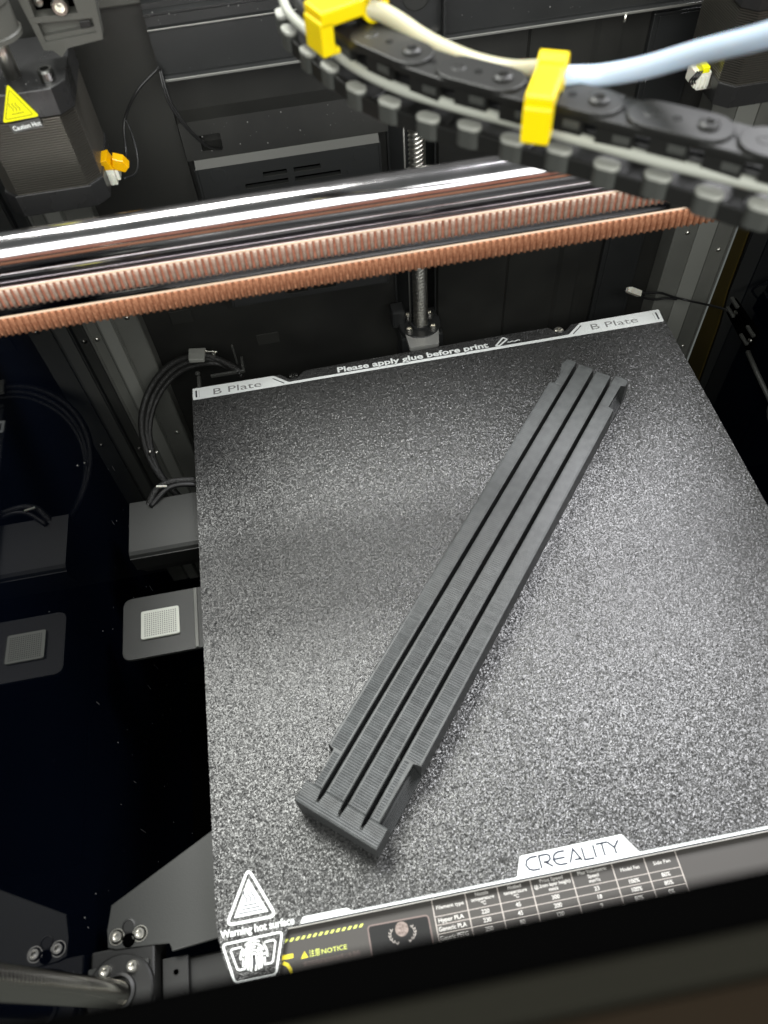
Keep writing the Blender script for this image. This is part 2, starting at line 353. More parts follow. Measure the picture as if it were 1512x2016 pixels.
for (zc, xa, xb, xc, xd) in rows:
    for (p, q) in ((xa, xb), (xc, xd)):
        b = BM(); box(b, p, q, 35.6, 37.2, zc-1.25, zc-0.9, 0.1); obj('slot_rim', b, M['carrier'], t)
b = BM(); prism(b, [(36, 93.5), (38.4, 96.2), (46, 96.2), (46, 93.5)], 'x', 27.4, 103.6); obj('lit_bevel', b, M['bracket'], t)  # grey on the black cover: light on the bevel put into its colour
for (p, q) in ((26.6, 28), (103, 104.2)):
    b = BM(); box(b, p, q, 36.4, 46, 20.5, 93.5, 0.4); obj('side_rib', b, M['cover'], t)
b = BM(); prism(b, [(38.6, 96.2), (40.5, 111), (46, 113), (46, 96.2)], 'x', 24.8, 31.8); prism(b, [(38.6, 96.2), (40.5, 111), (46, 113), (46, 96.2)], 'x', 40.2, 108); 
prism(b, [(39.8, 105.4), (40.5, 111), (46, 113), (46, 105.4)], 'x', 31.8, 40.2); prism(b, [(38.6, 96.2), (39.0, 99.4), (46, 99.4), (46, 96.2)], 'x', 31.8, 40.2)
obj('upper_housing', b, M['wall'], t)
for x in (36, 95.5):
    b = BM(); lathe(b, (x, 36.05, 89.5), (0, -1, 0), [(3.4, -0.2), (3.4, 0.12), (3.1, 0.18)], 24); obj('moulded_disc', b, M['cover'], t)
for x, z in ((42, 83), (89, 82.5)):
    b = BM(); lathe(b, (x, 36.0, z), (0, -1, 0), [(0.9, -0.2), (0.9, 0.25), (0.5, 0.25), (0.4, -0.1)], 12); obj('screw_boss', b, M['cover'], t)

# screw head bracket at the top centre
t = thing('top_screw_bracket', 'open black box bracket holding the top end of the rear lead screw', 'bracket', (118, 28, 133))
b = BM(); box(b, 106.6, 129, 30, 34, 133, 170, 0.6); box(b, 106.6, 107.6, 25.6, 30, 133, 170, 0.3); box(b, 128, 129, 25.6, 30, 133, 170, 0.3); box(b, 107, 128.6, 25.6, 34, 132.4, 133.6, 0.3)
obj('housing', b, M['cover'], t)
b = BM(); lathe(b, (119, 29.9, 149), (0, -1, 0), [(5.2, 0), (5.2, 0.3), (4.7, 0.5)], 28); obj('round_mark', b, M['carrier'], t)
b = BM(); lathe(b, (118.4, 27.8, 133.6), (0, 0, 1), [(3.4, 0), (3.4, 1.5), (2.4, 1.6), (2.4, 3.2), (1.2, 3.4), (0.1, 3.5)], 20); obj('bearing', b, M['steel'], t, smooth=False)
for x, y in ((124, 28.6), (126.4, 27.6), (111.8, 28)):
    b = BM(); bolt_bm(b, (x, y, 133.6), (0, 0, 1), 1.4, 1.8); obj('bolt', b, M['steel'], t)

# ============================================================ lead screws
def threaded(bm, x, y, z0, z1, r, pitch=2.0, starts=4, seg=32, dz=0.4, depth=0.55):
    n = int((z1-z0)/dz); rings = []
    for i in range(n+1):
        z = z0+(z1-z0)*i/n; ring = []
        for k in range(seg):
            th = 2*math.pi*k/seg; f = ((z/pitch)-starts*th/(2*math.pi)) % 1.0; g = min(1, max(0, (abs(f-0.5)*2-0.25)/0.5))
            rr = r-depth*(1-g); ring.append(bm.verts.new((x+rr*math.cos(th), y+rr*math.sin(th), z)))
        rings.append(ring)
    for i in range(n):
        for k in range(seg): bm.faces.new((rings[i][k], rings[i][(k+1) % seg], rings[i+1][(k+1) % seg], rings[i+1][k]))
    return bm
t = thing('rear_lead_screw', 'tall steel lead screw in the middle of the back wall', 'lead screw', (118.2, 30, -200))
b = BM(); threaded(b, 118.2, 30, -10, 133, 3.7); obj('threaded_rod', b, M['steel'], t, smooth=True)
b = BM(); lathe(b, (113.3, 32, -10), (0, 0, 1), [(0.45, 0), (0.45, 143)], 8); tag(obj('guide_wire', b, M['rim'], smooth=True), 'thin pale upright wire just left of the rear lead screw', 'wire')

def screw_nut(name, label, cx, cy, z, r, angs, extra):
    t = thing(name, label, 'nut', (cx, cy, z-8))
    b = BM(); lathe(b, (cx, cy, z), (0, 0, 1), [(r-3, -12), (r-3, -3), (r, -3), (r, -0.4), (r-0.5, 0), (5.4, 0), (5.2, 1.2), (4.3, 1.6), (4.2, 0)], 40); obj('flange', b, extra, t)
    for a in angs:
        b = BM(); bolt_bm(b, (cx+(r-3)*math.cos(R(a)), cy+(r-3)*math.sin(R(a)), z), (0, 0, 1), 1.75, 1.6); obj('bolt', b, M['steel'], t)
    return t
screw_nut('lead_screw_nut', 'black round flange nut on the rear lead screw behind the bed', 118.0, 31.5, -4.0, 10.8, (40, 130, 215, 320), M['cover'])
t = thing('rear_lift_bracket', 'black bed lift block with pale metal tab under the rear screw nut', 'bracket', (118, 28, -10))
b = BM(); box(b, 107, 129, 24.6, 46, -20, -7.2, 1.0); obj('block', b, M['cover'], t)
b = BM(); prism(b, rounded([(109.3, 26.0), (109.6, 15.2), (124.6, 15.2), (127.0, 27.0)], 1.2), 'z', -7.0, -4.4, 0.3); obj('pale_tab', b, M['nutplate'], t)
b = BM(); box(b, 104, 111, 33, 41, -7.2, 4, 1.2); tag(obj('cable_boss', b, M['cover']), 'small dark boss at the left of the rear screw nut', 'boss')

t = thing('front_lead_screw', 'blurred steel lead screw rising close to the camera at lower left', 'lead screw', (-33, -240.3, -200))
b = BM(); threaded(b, -33, -240.3, -14, 185, 3.9, pitch=2.0, starts=1); obj('threaded_rod', b, M['steelfront'], t, smooth=True)
screw_nut('lead_screw_nut', 'grey round flange nut at the foot of the front left lead screw', -33, -239.6, -6.0, 10.6, (55, 125, 235, 305), M['carrierdark'])

# ============================================================ bed carriage (left front arm etc.)
t = thing('bed_lift_arm', 'black steel arm with bolt holes reaching out left of the bed front', 'arm', (-20, -215, -16))
b = BM(); prism(b, [(-37.6, -213.6), (10, -189.5), (10, -229.5), (-2.6, -229.6), (-17.4, -230.8), (-17.9, -227.8), (-35.6, -227.3), (-38.4, -226.2), (-38.6, -221)], 'z', -12.5, -10, 0.35); obj('plate', b, M['carrier'], t)
for x, y, r_, m in ((-31.5, -221.0, 2.0, 'carrierdark'), (-31.4, -225.1, 1.9, 'frameblack')):
    b = BM(); lathe(b, (x, y, -10.0), (0, 0, 1), [(r_, -0.1), (r_+0.25, 0.15), (r_-0.25, 0.3), (r_-0.3, 0.06), (0.1, 0.06)], 22); obj('hole', b, M[m], t)
for x, y in ((-35.4, -223.5), (-27.8, -223.8)):
    b = BM(); lathe(b, (x, y, -10.0), (0, 0, 1), [(2.5, -0.1), (2.5, 0.1), (2.2, 0.1), (2.1, -0.0)], 22); bolt_bm(b, (x, y, -9.95), (0, 0, 1), 1.75, 0.9); obj('bolt', b, M['steel'], t)
t = thing('screw_mount_block', 'dark block beneath the lift arm carrying the front screw nut', 'block', (-32, -232, -30))
b = BM(); box(b, -44, -23, -252, -226.5, -24, -10.5, 0.8); obj('body', b, M['carrierdark'], t)
b = BM(); box(b, -44.2, -24.6, -250, -231.5, -10.4, -8.8, 0.4); obj('square_plate', b, M['carrier'], t)
b = BM(); box(b, -21, 20, -254, -232.5, -34, -18, 0.8); box(b, -22, -13.5, -250, -232, -18, -15, 0.3); lathe(b, (-17.5, -236.5, -15), (0, 0, 1), [(1.1, 0), (1.1, 0.15), (0.9, 0.15), (0.8, 0)], 14)
tag(obj('carriage_beam', b, M['carrierdark']), 'dark crossbeam of the bed carriage under the fingerprint tab', 'beam')

t = thing('side_box', 'dark grey box with rounded lower edge left of the plate, upper of two', 'box', (-15, -65, -20))
b = BM(); prism(b, [(-50.6, -18), (-50.6, -5.6), (-51.2, -5), (-77.0, -5), (-78.6, -5.6), (-79.4, -7.0), (-79.4, -16.4), (-78, -18)], 'x', -31.4, 8); obj('housing', b, M['carrier'], t)
b = BM(); prism(b, [(-31.4, -7), (-31.0, -14.5), (-27.5, -18.3), (8, -18.3), (8, -7)], 'y', -79.9, -79.3, 0.1); obj('front_face', b, M['carrierdark'], t)
t = thing('wiper_tray', 'grey rounded tray carrying a white perforated pad left of the plate', 'tray', (-18, -114, -7))
b = BM(); prism(b, rounded([(-33.3, -100.3), (8, -100.3), (8, -127.6), (-33.3, -127.6)], 3.2, 5), 'z', -6.4, -5, 0.3); obj('tray_plate', b, M['carrier'], t)
b = BM(); box(b, -4.4, -2.9, -127.4, -100.5, -5, -4.4, 0.25); obj('lit_fold_line', b, M['greycol'], t)  # light along the tray's fold painted as a paler strip
b = BM(); prism(b, rounded([(-25.8, -107.6), (-10.4, -107.6), (-10.2, -120.1), (-25.8, -120.1)], 0.9, 3), 'z', -4.98, -3.9, 0.15); pad = obj('white_pad', b, M['pad'], t)
b = BM()
for i in range(15):
    for j in range(12):
        x, y = -24.1+i*0.88, -109.2-j*0.88; box(b, x-0.22, x+0.22, y-0.22, y+0.22, -3.95, -3.86)
stuff(obj('perforation', b, M['padhole'], pad))
b = BM(); box(b, -21.9, 12, -186, -110, -64, -60, 0.5); tag(obj('lower_side_cover', b, M['frameblack']), 'faint dark cover strip deep below the left edge of the bed', 'cover')

# ============================================================ heated bed with stickers
bed = thing('heated_bed', 'black heated bed slab with stickers under the textured plate', 'bed', (117, -120, -10))
b = BM(); prism(b, rounded([(1.2, 5), (47, 5), (50, 2), (53, 5), (181, 5), (184, 2), (187, 5), (235.5, 5), (235.5, -254), (4, -254)], 1.0, 2), 'z', -9.5, -3.0, 0.3); obj('slab', b, M['bed'], bed)
b = BM(); box(b, 2, 235, -231.2, 4.5, -2.98, -1.05); obj('magnetic_mat', b, M['carrierdark'], bed)
b = BM(); prism(b, rounded([(6, -232.0), (235, -232.0), (235, -253.6), (6, -253.6)], 0.8, 3), 'z', -2.98, -2.9); sticker = obj('printed_sticker', b, M['sticker'], bed)
ZS = -2.89; ZT = -2.86
b = BM()
for i in range(14):
    x = 20.0+i*1.86; prism(b, [(x, -235.8), (x+0.95, -235.8), (x+1.75, -234.9), (x+0.8, -234.9)], 'z', ZS, ZT)
obj('hazard_stripes', b, M['lime'], sticker)
b = BM(); box(b, 18, 22.7, -240.4, -239.2, ZS, ZT); ribbon(b, [(19.3, -241.2), (20.6, -241.9), (21.4, -243.2), (21.7, -244.6)], 1.0, ZS, ZT); obj('arrow_mark', b, M['yellowprint'], sticker)
b = BM(); prism(b, [(25.0, -241.1), (27.3, -241.1), (26.3, -239.2)], 'z', ZS, ZT); wt = obj('notice_triangle', b, M['yellowprint'], sticker)
text('lettering', '!', 26.0, -240.85, ZT+0.01, 1.2, M['stickerdark'], wt, bold=0.02)
text('lettering', '注意', 27.7, -240.95, ZT, 1.55, M['lime'], sticker, width=3.5)
text('lettering', 'NOTICE', 31.7, -240.95, ZT, 1.35, M['lime'], sticker, width=8.0)
text('lettering', '请勿在热床加热时触摸以免烫伤', 25.5, -243.2, ZT, 1.15, M['stickerdim'], sticker, width=18)
# award panel
b = BM(); prism(b, rounded([(47.0, -235.9), (66.6, -236.2), (66.6, -250), (47.2, -250)], 1.2, 4), 'z', ZS, ZT); panel = obj('award_panel', b, M['stickerdark'], sticker)
b = BM(); ribbon(b, rounded([(47.0, -235.9), (66.6, -236.2), (66.6, -250), (47.2, -250)], 1.2, 4), 0.45, ZT, ZT+0.02, closed=True); obj('panel_border', b, M['stickerdim'], sticker)
b = BM(); lathe(b, (57.6, -238.6, ZT), (0, 0, 1), [(2.1, 0), (2.1, 0.03)], 30); obj('medal_disc', b, M['medal'], sticker)
b = BM()
for sgn in (-1, 1):
    for k in range(6):
        a = R(-75+k*24); cx, cy = 57.6+sgn*4.0*math.cos(a*0.8), -240.6+2.6*math.sin(a*0.8)+0.2
        for d in (0.5, -0.4):
            dx = d*sgn; prism(b, [(cx, cy), (cx+dx*0.9, cy+0.45), (cx+dx*1.1, cy+0.95), (cx+dx*0.3, cy+0.6)], 'z', ZT, ZT+0.02)
obj('laurel', b, M['stickerline'], sticker)
# parameter table
cx_ = [68.55, 79.5, 90.1, 101.1, 114.6, 128.35, 139.1, 149.75]; ry_ = [-232.1, -237.2, -239.65, -242.05, -244.5, -247, -249.4]
b = BM()
for x in cx_: box(b, x-0.16, x+0.16, -249.6, -232.1, ZS, ZT)
for y in ry_[1:]: box(b, cx_[0]+0.16, cx_[-1]-0.16, y-0.10, y+0.10, ZS, ZT-0.004)
obj('table_lines', b, M['stickerline'], sticker)
hdr = ['Filament type', 'Nozzle\ntemperature\n℃', 'Hotbed\ntemperature\n℃', 'Print Speed\n@.2mm layer height)\nmm/s', 'Max Volumetric\nSpeed\nmm³/s', 'Model Fan', 'Side Fan']
tabrows = [['Hyper PLA', '220', '45', '300', '23', '100%', '80%'], ['Generic PLA', '230', '45', '200', '18', '100%', '80%'], ['Generic PETG', '250', '80', '120', '9', '80%', '0%']]
for i, hs in enumerate(hdr):
    lines = hs.split('\n'); mx = (cx_[i]+cx_[i+1])/2; wcell = cx_[i+1]-cx_[i]
    for k, ln in enumerate(lines):
        y = -235.2 if len(lines) == 1 else -233.65-k*1.42
        wdt = min(wcell-1.6, 0.66*len(ln)+0.35) if len(ln) > 2 else None
        text('lettering', ln, mx, y, ZT, 1.08, M['stickertext'], sticker, width=wdt, align='CENTER', bold=0.008)
for r_, row in enumerate(tabrows):
    for i, s_ in enumerate(row):
        mx = (cx_[i]+cx_[i+1])/2 if i else cx_[0]+5.0
        text('lettering', s_, mx, ry_[r_+1]-1.80, ZT, 1.25, M['stickertext'], sticker, width=(8.2 if r_ == 0 else 9.0) if i == 0 else None, align='CENTER', bold=0.012)
for (x, y) in ((49.8, 6.4), (184.0, 7.2)):
    b = BM(); lathe(b, (x, y, -4.5), (0, 0, 1), [(2.7, 0), (2.7, 2.6), (2.2, 3.4), (1.0, 3.5), (0.8, 2.6)], 18)
    box(b, x-2.0, x+2.0, y-0.3, y+0.3, -1.2, -0.9)
    tag(obj('plate_screw', b, M['steel' if x > 100 else 'darkbolt'], smooth=False), 'bright pan head screw at the back edge notch near the right B Plate tab' if x > 100 else 'dark pan head screw at the back edge notch near the left B Plate tab', 'screw', 'screws behind the plate')

# ============================================================ build plate
pl = thing('build_plate', 'black textured build plate with white printed borders and tabs', 'build plate', (117, -116, -1))
outline = [(-0.1, 0), (-0.1, 7.0), (0.3, 7.9), (1.4, 8.3), (40.3, 7.7), (43.5, 7.5), (46.6, 4.6), (48.2, 3.4), (50.2, 3.1), (52.0, 3.9), (53.6, 6.2), (55.9, 7.6), (72, 7.9), (159, 9.2),
           (178.6, 9.1), (181.3, 6.6), (182.6, 4.7), (184.2, 4.1), (186.0, 4.5), (188.2, 6.3), (190.5, 8.6), (194.7, 8.8), (234.6, 9.1), (236.3, 8.0), (236.6, 7.0), (236.2, 0), (236.2, -232.2),
           (214.5, -232.2), (212, -243.5), (200, -244), (197, -232.2),
           (22.2, -232.2), (21.4, -234.0), (19.8, -239.0), (18.2, -244.3), (17.2, -245.4), (6.0, -245.6), (4.4, -244.6), (2.0, -238.8), (0.1, -231.6), (-0.3, -226)]
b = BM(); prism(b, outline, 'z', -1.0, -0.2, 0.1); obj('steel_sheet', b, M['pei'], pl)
import numpy as np
rng = np.random.default_rng(5)
def coating():
    st_ = 0.40; nx = int(237.2/st_); ny = int(255/st_)
    hgt = rng.random((ny, nx)); hgt = hgt**1.6
    X, Y = np.meshgrid(np.arange(nx)*st_-0.3, np.arange(ny)*st_-245.6)
    X = X+(rng.random(X.shape)-0.5)*0.2; Y = Y+(rng.random(Y.shape)-0.5)*0.2
    base = np.array(ORG[pl.name])
    co = np.stack([X, Y, hgt*0.13-0.11], -1).reshape(-1, 3)
    P = outline; ins = np.zeros(len(co), bool); x, y = co[:, 0], co[:, 1]; j = len(P)-1
    for i in range(len(P)):
        xi, yi = P[i]; xj, yj = P[j]
        if yi != yj: ins ^= ((yi > y) != (yj > y)) & (x < (xj-xi)*(y-yi)/(yj-yi)+xi)
        j = i
    idx = np.arange(nx*ny).reshape(ny, nx)
    q = np.stack([idx[:-1, :-1], idx[:-1, 1:], idx[1:, 1:], idx[1:, :-1]], -1).reshape(-1, 4)
    q = q[ins[q].all(1)]
    used = np.unique(q); rm = np.full(len(co), -1); rm[used] = np.arange(len(used)); q = rm[q]; co = (co[used]-base)*S
    me = bpy.data.meshes.new('textured_coating'); me.vertices.add(len(co)); me.vertices.foreach_set('co', co.astype(np.float32).ravel())
    me.loops.add(q.size); me.loops.foreach_set('vertex_index', q.astype(np.int32).ravel())
    me.polygons.add(len(q)); me.polygons.foreach_set('loop_start', np.arange(0, q.size, 4, dtype=np.int32)); me.polygons.foreach_set('use_smooth', np.ones(len(q), bool))
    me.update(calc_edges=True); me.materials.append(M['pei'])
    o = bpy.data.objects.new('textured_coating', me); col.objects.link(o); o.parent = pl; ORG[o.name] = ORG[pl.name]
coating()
ZP = 0.045; ZQ = 0.09
back = rounded([(0.35, 0.05), (0.35, 7.6), (40.2, 7.3), (47.0, 1.55), (187.2, 1.75), (194.9, 8.4), (235.9, 8.7), (235.4, 0.05)], 0.7, 3)
b = BM(); prism(b, back, 'z', ZP, ZQ); bk = obj('back_border', b, M['white'], pl)
b = BM(); box(b, 1.7, 2.5, 1.6, 6.0, ZQ, ZQ+0.03); box(b, 233.2, 234.0, 2.0, 6.9, ZQ, ZQ+0.03); obj('black_slot_mark', b, M['blackprint'], pl)
b = BM(); box(b, 3.35, 3.5, 1.4, 6.0, ZQ, ZQ+0.03); box(b, 231.9, 232.05, 2.0, 6.9, ZQ, ZQ+0.03); obj('grey_slot_mark', b, M['greyprint'], pl)
b = BM(); ribbon(b, [(39.6, 5.6), (44.9, 1.2)], 0.5, ZQ, ZQ+0.03); ribbon(b, [(195.0, 6.4), (189.5, 1.7)], 0.5, ZQ, ZQ+0.03); obj('diagonal_mark', b, M['blackprint'], pl)
text('lettering', 'B Plate', 10.4, 1.6, ZQ+0.02, 4.0, M['greyprint'], pl, width=23.4)
text('lettering', 'B Plate', 199.4, 2.4, ZQ+0.02, 4.0, M['greyprint'], pl, width=23.8)
text('lettering', 'Please apply glue before print', 71.4, 2.35, ZQ, 3.5, M['white'], pl, width=75.5, bold=0.03)
b = BM(); ribbon(b, rounded([(150.3, 2.3), (152.2, 2.1), (157.0, 5.6), (155.2, 7.1)], 0.5, 3), 0.85, ZQ, ZQ+0.04, closed=True); ribbon(b, [(156.5, 3.6), (158, 3.4), (159, 3.8), (160.3, 3.4), (162, 3.9), (163, 3.5)], 0.45, ZQ, ZQ+0.04); obj('glue_stick_icon', b, M['white'], pl)
# front border
b = BM(); prism(b, rounded([(26.2, -231.75), (27.4, -229.9), (41.8, -229.9), (42.6, -230.95), (97.0, -230.95), (99.4, -225.1), (133.9, -224.7), (137.6, -230.9), (235.6, -230.9), (235.6, -231.75)], 0.6, 3), 'z', ZP, ZQ); obj('front_border', b, M['white'], pl)
b = BM(); box(b, 43, 235.6, -231.2, -231.05, ZQ, ZQ+0.02); box(b, 26.5, 235.8, -232.0, -231.86, ZP, ZQ); obj('border_groove', b, M['slate'], pl)
b = BM(); box(b, 22.2, 235.9, -232.55, -232.2, -1.0, -0.05, 0.08); obj('front_edge', b, M['sheetedge'], pl)
# maker's name drawn in strokes
def arc(cx, cy, rx, ry, a0, a1, n=8): return [(cx+rx*math.cos(R(a0+(a1-a0)*k/n)), cy+ry*math.sin(R(a0+(a1-a0)*k/n))) for k in range(n+1)]
Lw = 0.62; zb, zt_ = ZQ, ZQ+0.03; y0, y1 = -230.0, -226.15; b = BM()
LX = [(100.7, 4.2), (105.2, 4.0), (109.8, 4.2), (114.9, 4.0), (119.5, 3.5), (123.6, 1), (124.6, 3.9), (128.5, 3.6)]
def lx(i, u): return LX[i][0]+u*LX[i][1]
def ly(v): return y0+(y1-y0)*v
def stroke(i, pts): ribbon(b, [(lx(i, u), ly(v)) for u, v in pts], Lw, zb, zt_)
Cc = [(1.0, 1.0), (0.45, 1.0), (0.16, 0.85), (0.0, 0.5), (0.16, 0.15), (0.45, 0.0), (1.0, 0.0)]
stroke(0, Cc)
stroke(1, [(0.06, 0.0), (0.06, 1.0)]); stroke(1, [(0.02, 1.0), (0.72, 1.0), (0.92, 0.86), (0.92, 0.6), (0.72, 0.44), (0.3, 0.44)]); stroke(1, [(0.45, 0.44), (1.0, 0.0)])
stroke(2, Cc); stroke(2, [(0.1, 0.5), (0.92, 0.5)])
stroke(3, [(0.0, 0.0), (0.5, 1.0), (1.0, 0.0)]); stroke(3, [(0.42, 0.16), (0.98, 0.16)])
stroke(4, [(0.08, 1.0), (0.08, 0.0), (1.0, 0.0)])
stroke(5, [(0.0, 1.0), (0.0, 0.0)])
stroke(6, [(0.0, 1.0), (1.0, 1.0)]); stroke(6, [(0.5, 1.0), (0.5, 0.0)])
stroke(7, [(0.0, 1.0), (0.5, 0.48), (1.0, 1.0)]); stroke(7, [(0.5, 0.5), (0.5, 0.0)])
obj('maker_lettering', b, M['slate'], pl)
# warning triangle
b = BM(); ribbon(b, rounded([(11.1, -212.6), (3.0, -228.0), (18.9, -228.1)], 2.2, 5), 0.85, ZP, ZQ, closed=True); obj('warning_triangle_border', b, M['white'], pl)
b = BM(); prism(b, [(10.9, -215.6), (5.5, -226.4), (16.6, -226.4)], 'z', ZP, ZQ); wt = obj('warning_triangle', b, M['white'], pl)
b = BM()
for k in range(3):
    x = 9.1+k*1.3; ribbon(b, [(x+0.25, -219.2), (x-0.05, -219.8), (x+0.1, -220.5), (x+0.75, -221.3), (x+0.85, -222.0), (x+0.55, -222.7)], 0.32, ZQ, ZQ+0.03)
for (xa, xb, y) in ((8.8, 13.1, -223.4), (8.0, 14.0, -224.45), (7.1, 14.9, -225.4)): box(b, xa, xb, y-0.17, y+0.17, ZQ, ZQ+0.03)
obj('heat_symbol', b, M['slate'], wt)
text('lettering', 'Warning hot surface', 0.9, -231.4, ZQ, 2.25, M['white'], pl, width=23.6, bold=0.022)
b = BM(); ribbon(b, rounded([(1.4, -233.2), (20.4, -232.9), (17.4, -243.9), (4.6, -243.9)], 1.2, 4), 0.65, ZP, ZQ, closed=True)
ribbon(b, [(7.4, -234.9), (4.4, -234.95), (3.9, -235.4), (5.6, -240.6), (6.3, -241.0), (8.0, -240.9)], 0.5, ZP, ZQ); ribbon(b, [(14.6, -234.8), (17.5, -234.7), (18.0, -235.3), (16.8, -240.3), (16.2, -240.8), (14.3, -240.8)], 0.5, ZP, ZQ); obj('tab_border', b, M['white'], pl)
b = BM(); fx, fy = 11.0, -238.0
def farc(r, a0, a1, tail=()): ribbon(b, arc(fx, fy, r, r, a0, a1, 14)+list(tail), 0.52, ZP, ZQ)
farc(4.2, 60, 128); farc(4.2, 140, 185); farc(4.2, -12, 40)
farc(3.35, 20, 172); farc(3.35, -5, 8, ); ribbon(b, [(fx-3.5, fy-0.1), (fx-3.3, fy-1.4), (fx-3.7, fy-2.2)], 0.52, ZP, ZQ); ribbon(b, [(fx+3.35, fy-0.8), (fx+3.1, fy-3.0)], 0.52, ZP, ZQ)
farc(2.5, -5, 60); farc(2.5, 75, 185, [(fx-2.5, fy-1.6), (fx-3.0, fy-3.0)]); ribbon(b, [(fx+2.5, fy-0.2), (fx+2.45, fy-1.6), (fx+2.0, fy-3.6)], 0.52, ZP, ZQ)
farc(1.65, 0, 180, [(fx-1.65, fy-1.5), (fx-2.1, fy-3.5)]); ribbon(b, [(fx+1.65, fy), (fx+1.6, fy-1.6), (fx+1.2, fy-3.8)], 0.52, ZP, ZQ)
farc(0.75, 0, 180, [(fx-0.8, fy-1.6), (fx-1.2, fy-3.9)]); ribbon(b, [(fx+0.75, fy), (fx+0.7, fy-2.0), (fx+0.2, fy-4.0)], 0.52, ZP, ZQ)
obj('fingerprint_icon', b, M['white'], pl)
b = BM(); prism(b, rounded([(fx-0.5, fy-0.9), (fx+0.5, fy-0.9), (fx+0.55, fy-2.3), (fx, fy-3.0), (fx-0.55, fy-2.3)], 0.3, 3), 'z', ZQ, ZQ+0.04); obj('fingerprint_core', b, M['blackprint'], pl)

# ============================================================ the printed part lying diagonally on the plate
A50 = R(50.0); O = Vector((30.2, -197.4, 0)); U = Vector((math.cos(A50), math.sin(A50), 0)); V = Vector((math.cos(A50-math.pi/2), math.sin(A50-math.pi/2), 0))
pp = bpy.data.objects.new('slotted_print', None); col.objects.link(pp); pp.location = (O)*S; pp.rotation_euler = (0, 0, A50)
ORG[pp.name] = Vector((0, 0, 0)); pp['label'] = 'long dark grey slotted plastic print lying diagonally on the plate'; pp['category'] = 'printed part'
def pobj(name, bm, m):          # local frame: x along the part, y to the left, z up
    for v in bm.verts: v.co = v.co*S
    bmesh.ops.recalc_face_normals(bm, faces=bm.faces)
    me = bpy.data.meshes.new(name); bm.to_mesh(me); bm.free()
    for mm in m: me.materials.append(mm)
    if len(m) > 1:
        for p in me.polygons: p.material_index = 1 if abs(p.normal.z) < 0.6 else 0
    o = bpy.data.objects.new(name, me); col.objects.link(o); o.parent = pp; return o
H = 14.0; WD = 31.2; LN = 227.5
sl = [6.9, 15.3, 23.7]; sw = 0.75
# (y is -v) four bars
edges = [0]+[s for q in sl for s in (q-sw, q+sw)]+[WD]
for k in range(4):
    v0, v1 = edges[2*k], edges[2*k+1]; b = BM()
    if k == 0:
        o_ = [(7.4, -v1), (7.4, -2.9), (20.8, -2.9), (20.8, 0), (207.5, 0), (207.5, -2.6), (212, -2.6), (223.5, -0.6), (LN-2.5, -0.8), (LN, -1.6), (LN, -v1)]
    elif k == 3:
        o_ = [(7.4, -v0), (7.4, -v1+3.2), (29.5, -v1+3.2), (29.5, -v1), (205, -v1), (205, -v1+3.0), (219.5, -v1+2.6), (220.2, -v1+0.2), (LN-1.0, -v1+0.2), (LN, -v1+1.5), (LN, -v0)]
    else: o_ = [(7.4, -v0), (7.4, -v1), (LN-0.6*k, -v1), (LN-0.6*k, -v0)]
    prism(b, o_, 'z', 1.6, H, 0.35)
    for v in b.verts:
        if v.co.x > LN-4 and v.co.z > H-1: v.co.x -= 3.2
    pobj('bar', b, (M['part'], M['partside']))
def ridged(k, xa, xb, ya, yb, pitch=0.9, amp=0.19):
    b = BM(); n = int((xb-xa)/pitch*2); rows_ = []
    for i in range(n+1):
        x = xa+i*pitch/2; fade = max(0.12, min(1.0, 1.25-x/130)); z = H+(amp*fade if i % 2 else 0.01)+random.uniform(-.015, .02)*fade+0.01*(1-fade)
        if i in (0, n): z = H-0.1
        rows_.append([b.verts.new((x, ya, z)), b.verts.new((x, yb, z))])
    for i in range(n): b.faces.new((rows_[i][0], rows_[i+1][0], rows_[i+1][1], rows_[i][1]))
    pobj('ridged_top', b, (M['parttop'],))
for k in range(4):
    v0, v1 = edges[2*k]+0.9, edges[2*k+1]-0.9
    if k == 0:
        ridged(k, 7.4, 20.8, -v1, -3.2); ridged(k, 20.9, 207.3, -v1, -v0-0.1); ridged(k, 207.6, LN-4.8, -v1, -3.0)
    elif k == 3:
        ridged(k, 7.4, 29.3, -v1+3.4, -v0); ridged(k, 29.6, 204.8, -v1+0.1, -v0); ridged(k, 205.1, LN-4.8, -v1+3.2, -v0)
    else: ridged(k, 7.4, LN-4.8-0.6*k, -v1, -v0)
b = BM(); rr_ = []
for i in range(15):
    x = 0.4+i*0.44; z = H+(0.16 if i % 2 else 0.01); rr_.append([b.verts.new((x, -0.4, z)), b.verts.new((x, -WD+0.4, z))])
for i in range(6): b.faces.new((rr_[i][0], rr_[i+1][0], rr_[i+1][1], rr_[i][1]))
pobj('ridged_end_top', b, (M['parttop'],)) 
b = BM()
ft = [(0, 0), (7.4, 0), (7.4, -WD), (0, -WD)]
prism(b, [(3.2, -edges[1]), (7.39, -edges[1]), (7.39, 0), (0.0, 0), (0, -WD), (7.39, -WD), (7.39, -edges[6]), (3.2, -edges[6]), (3.2, -edges[5]), (7.39, -edges[5]), (7.39, -edges[4]), (3.0, -edges[4]), (3.0, -edges[3]), (7.39, -edges[3]), (7.39, -edges[2]), (3.0, -edges[2])], 'z', 0.0, H, 0.3)
pobj('end_block', b, (M['partend'], M['partside']))
b = BM(); prism(b, [(7.4, -0.3), (LN-1.5, -0.3), (LN-1.5, -WD+0.1), (7.4, -WD+0.1)], 'z', 0.0, 1.59); 
pobj('base', b, (M['partside'], M['partside']))
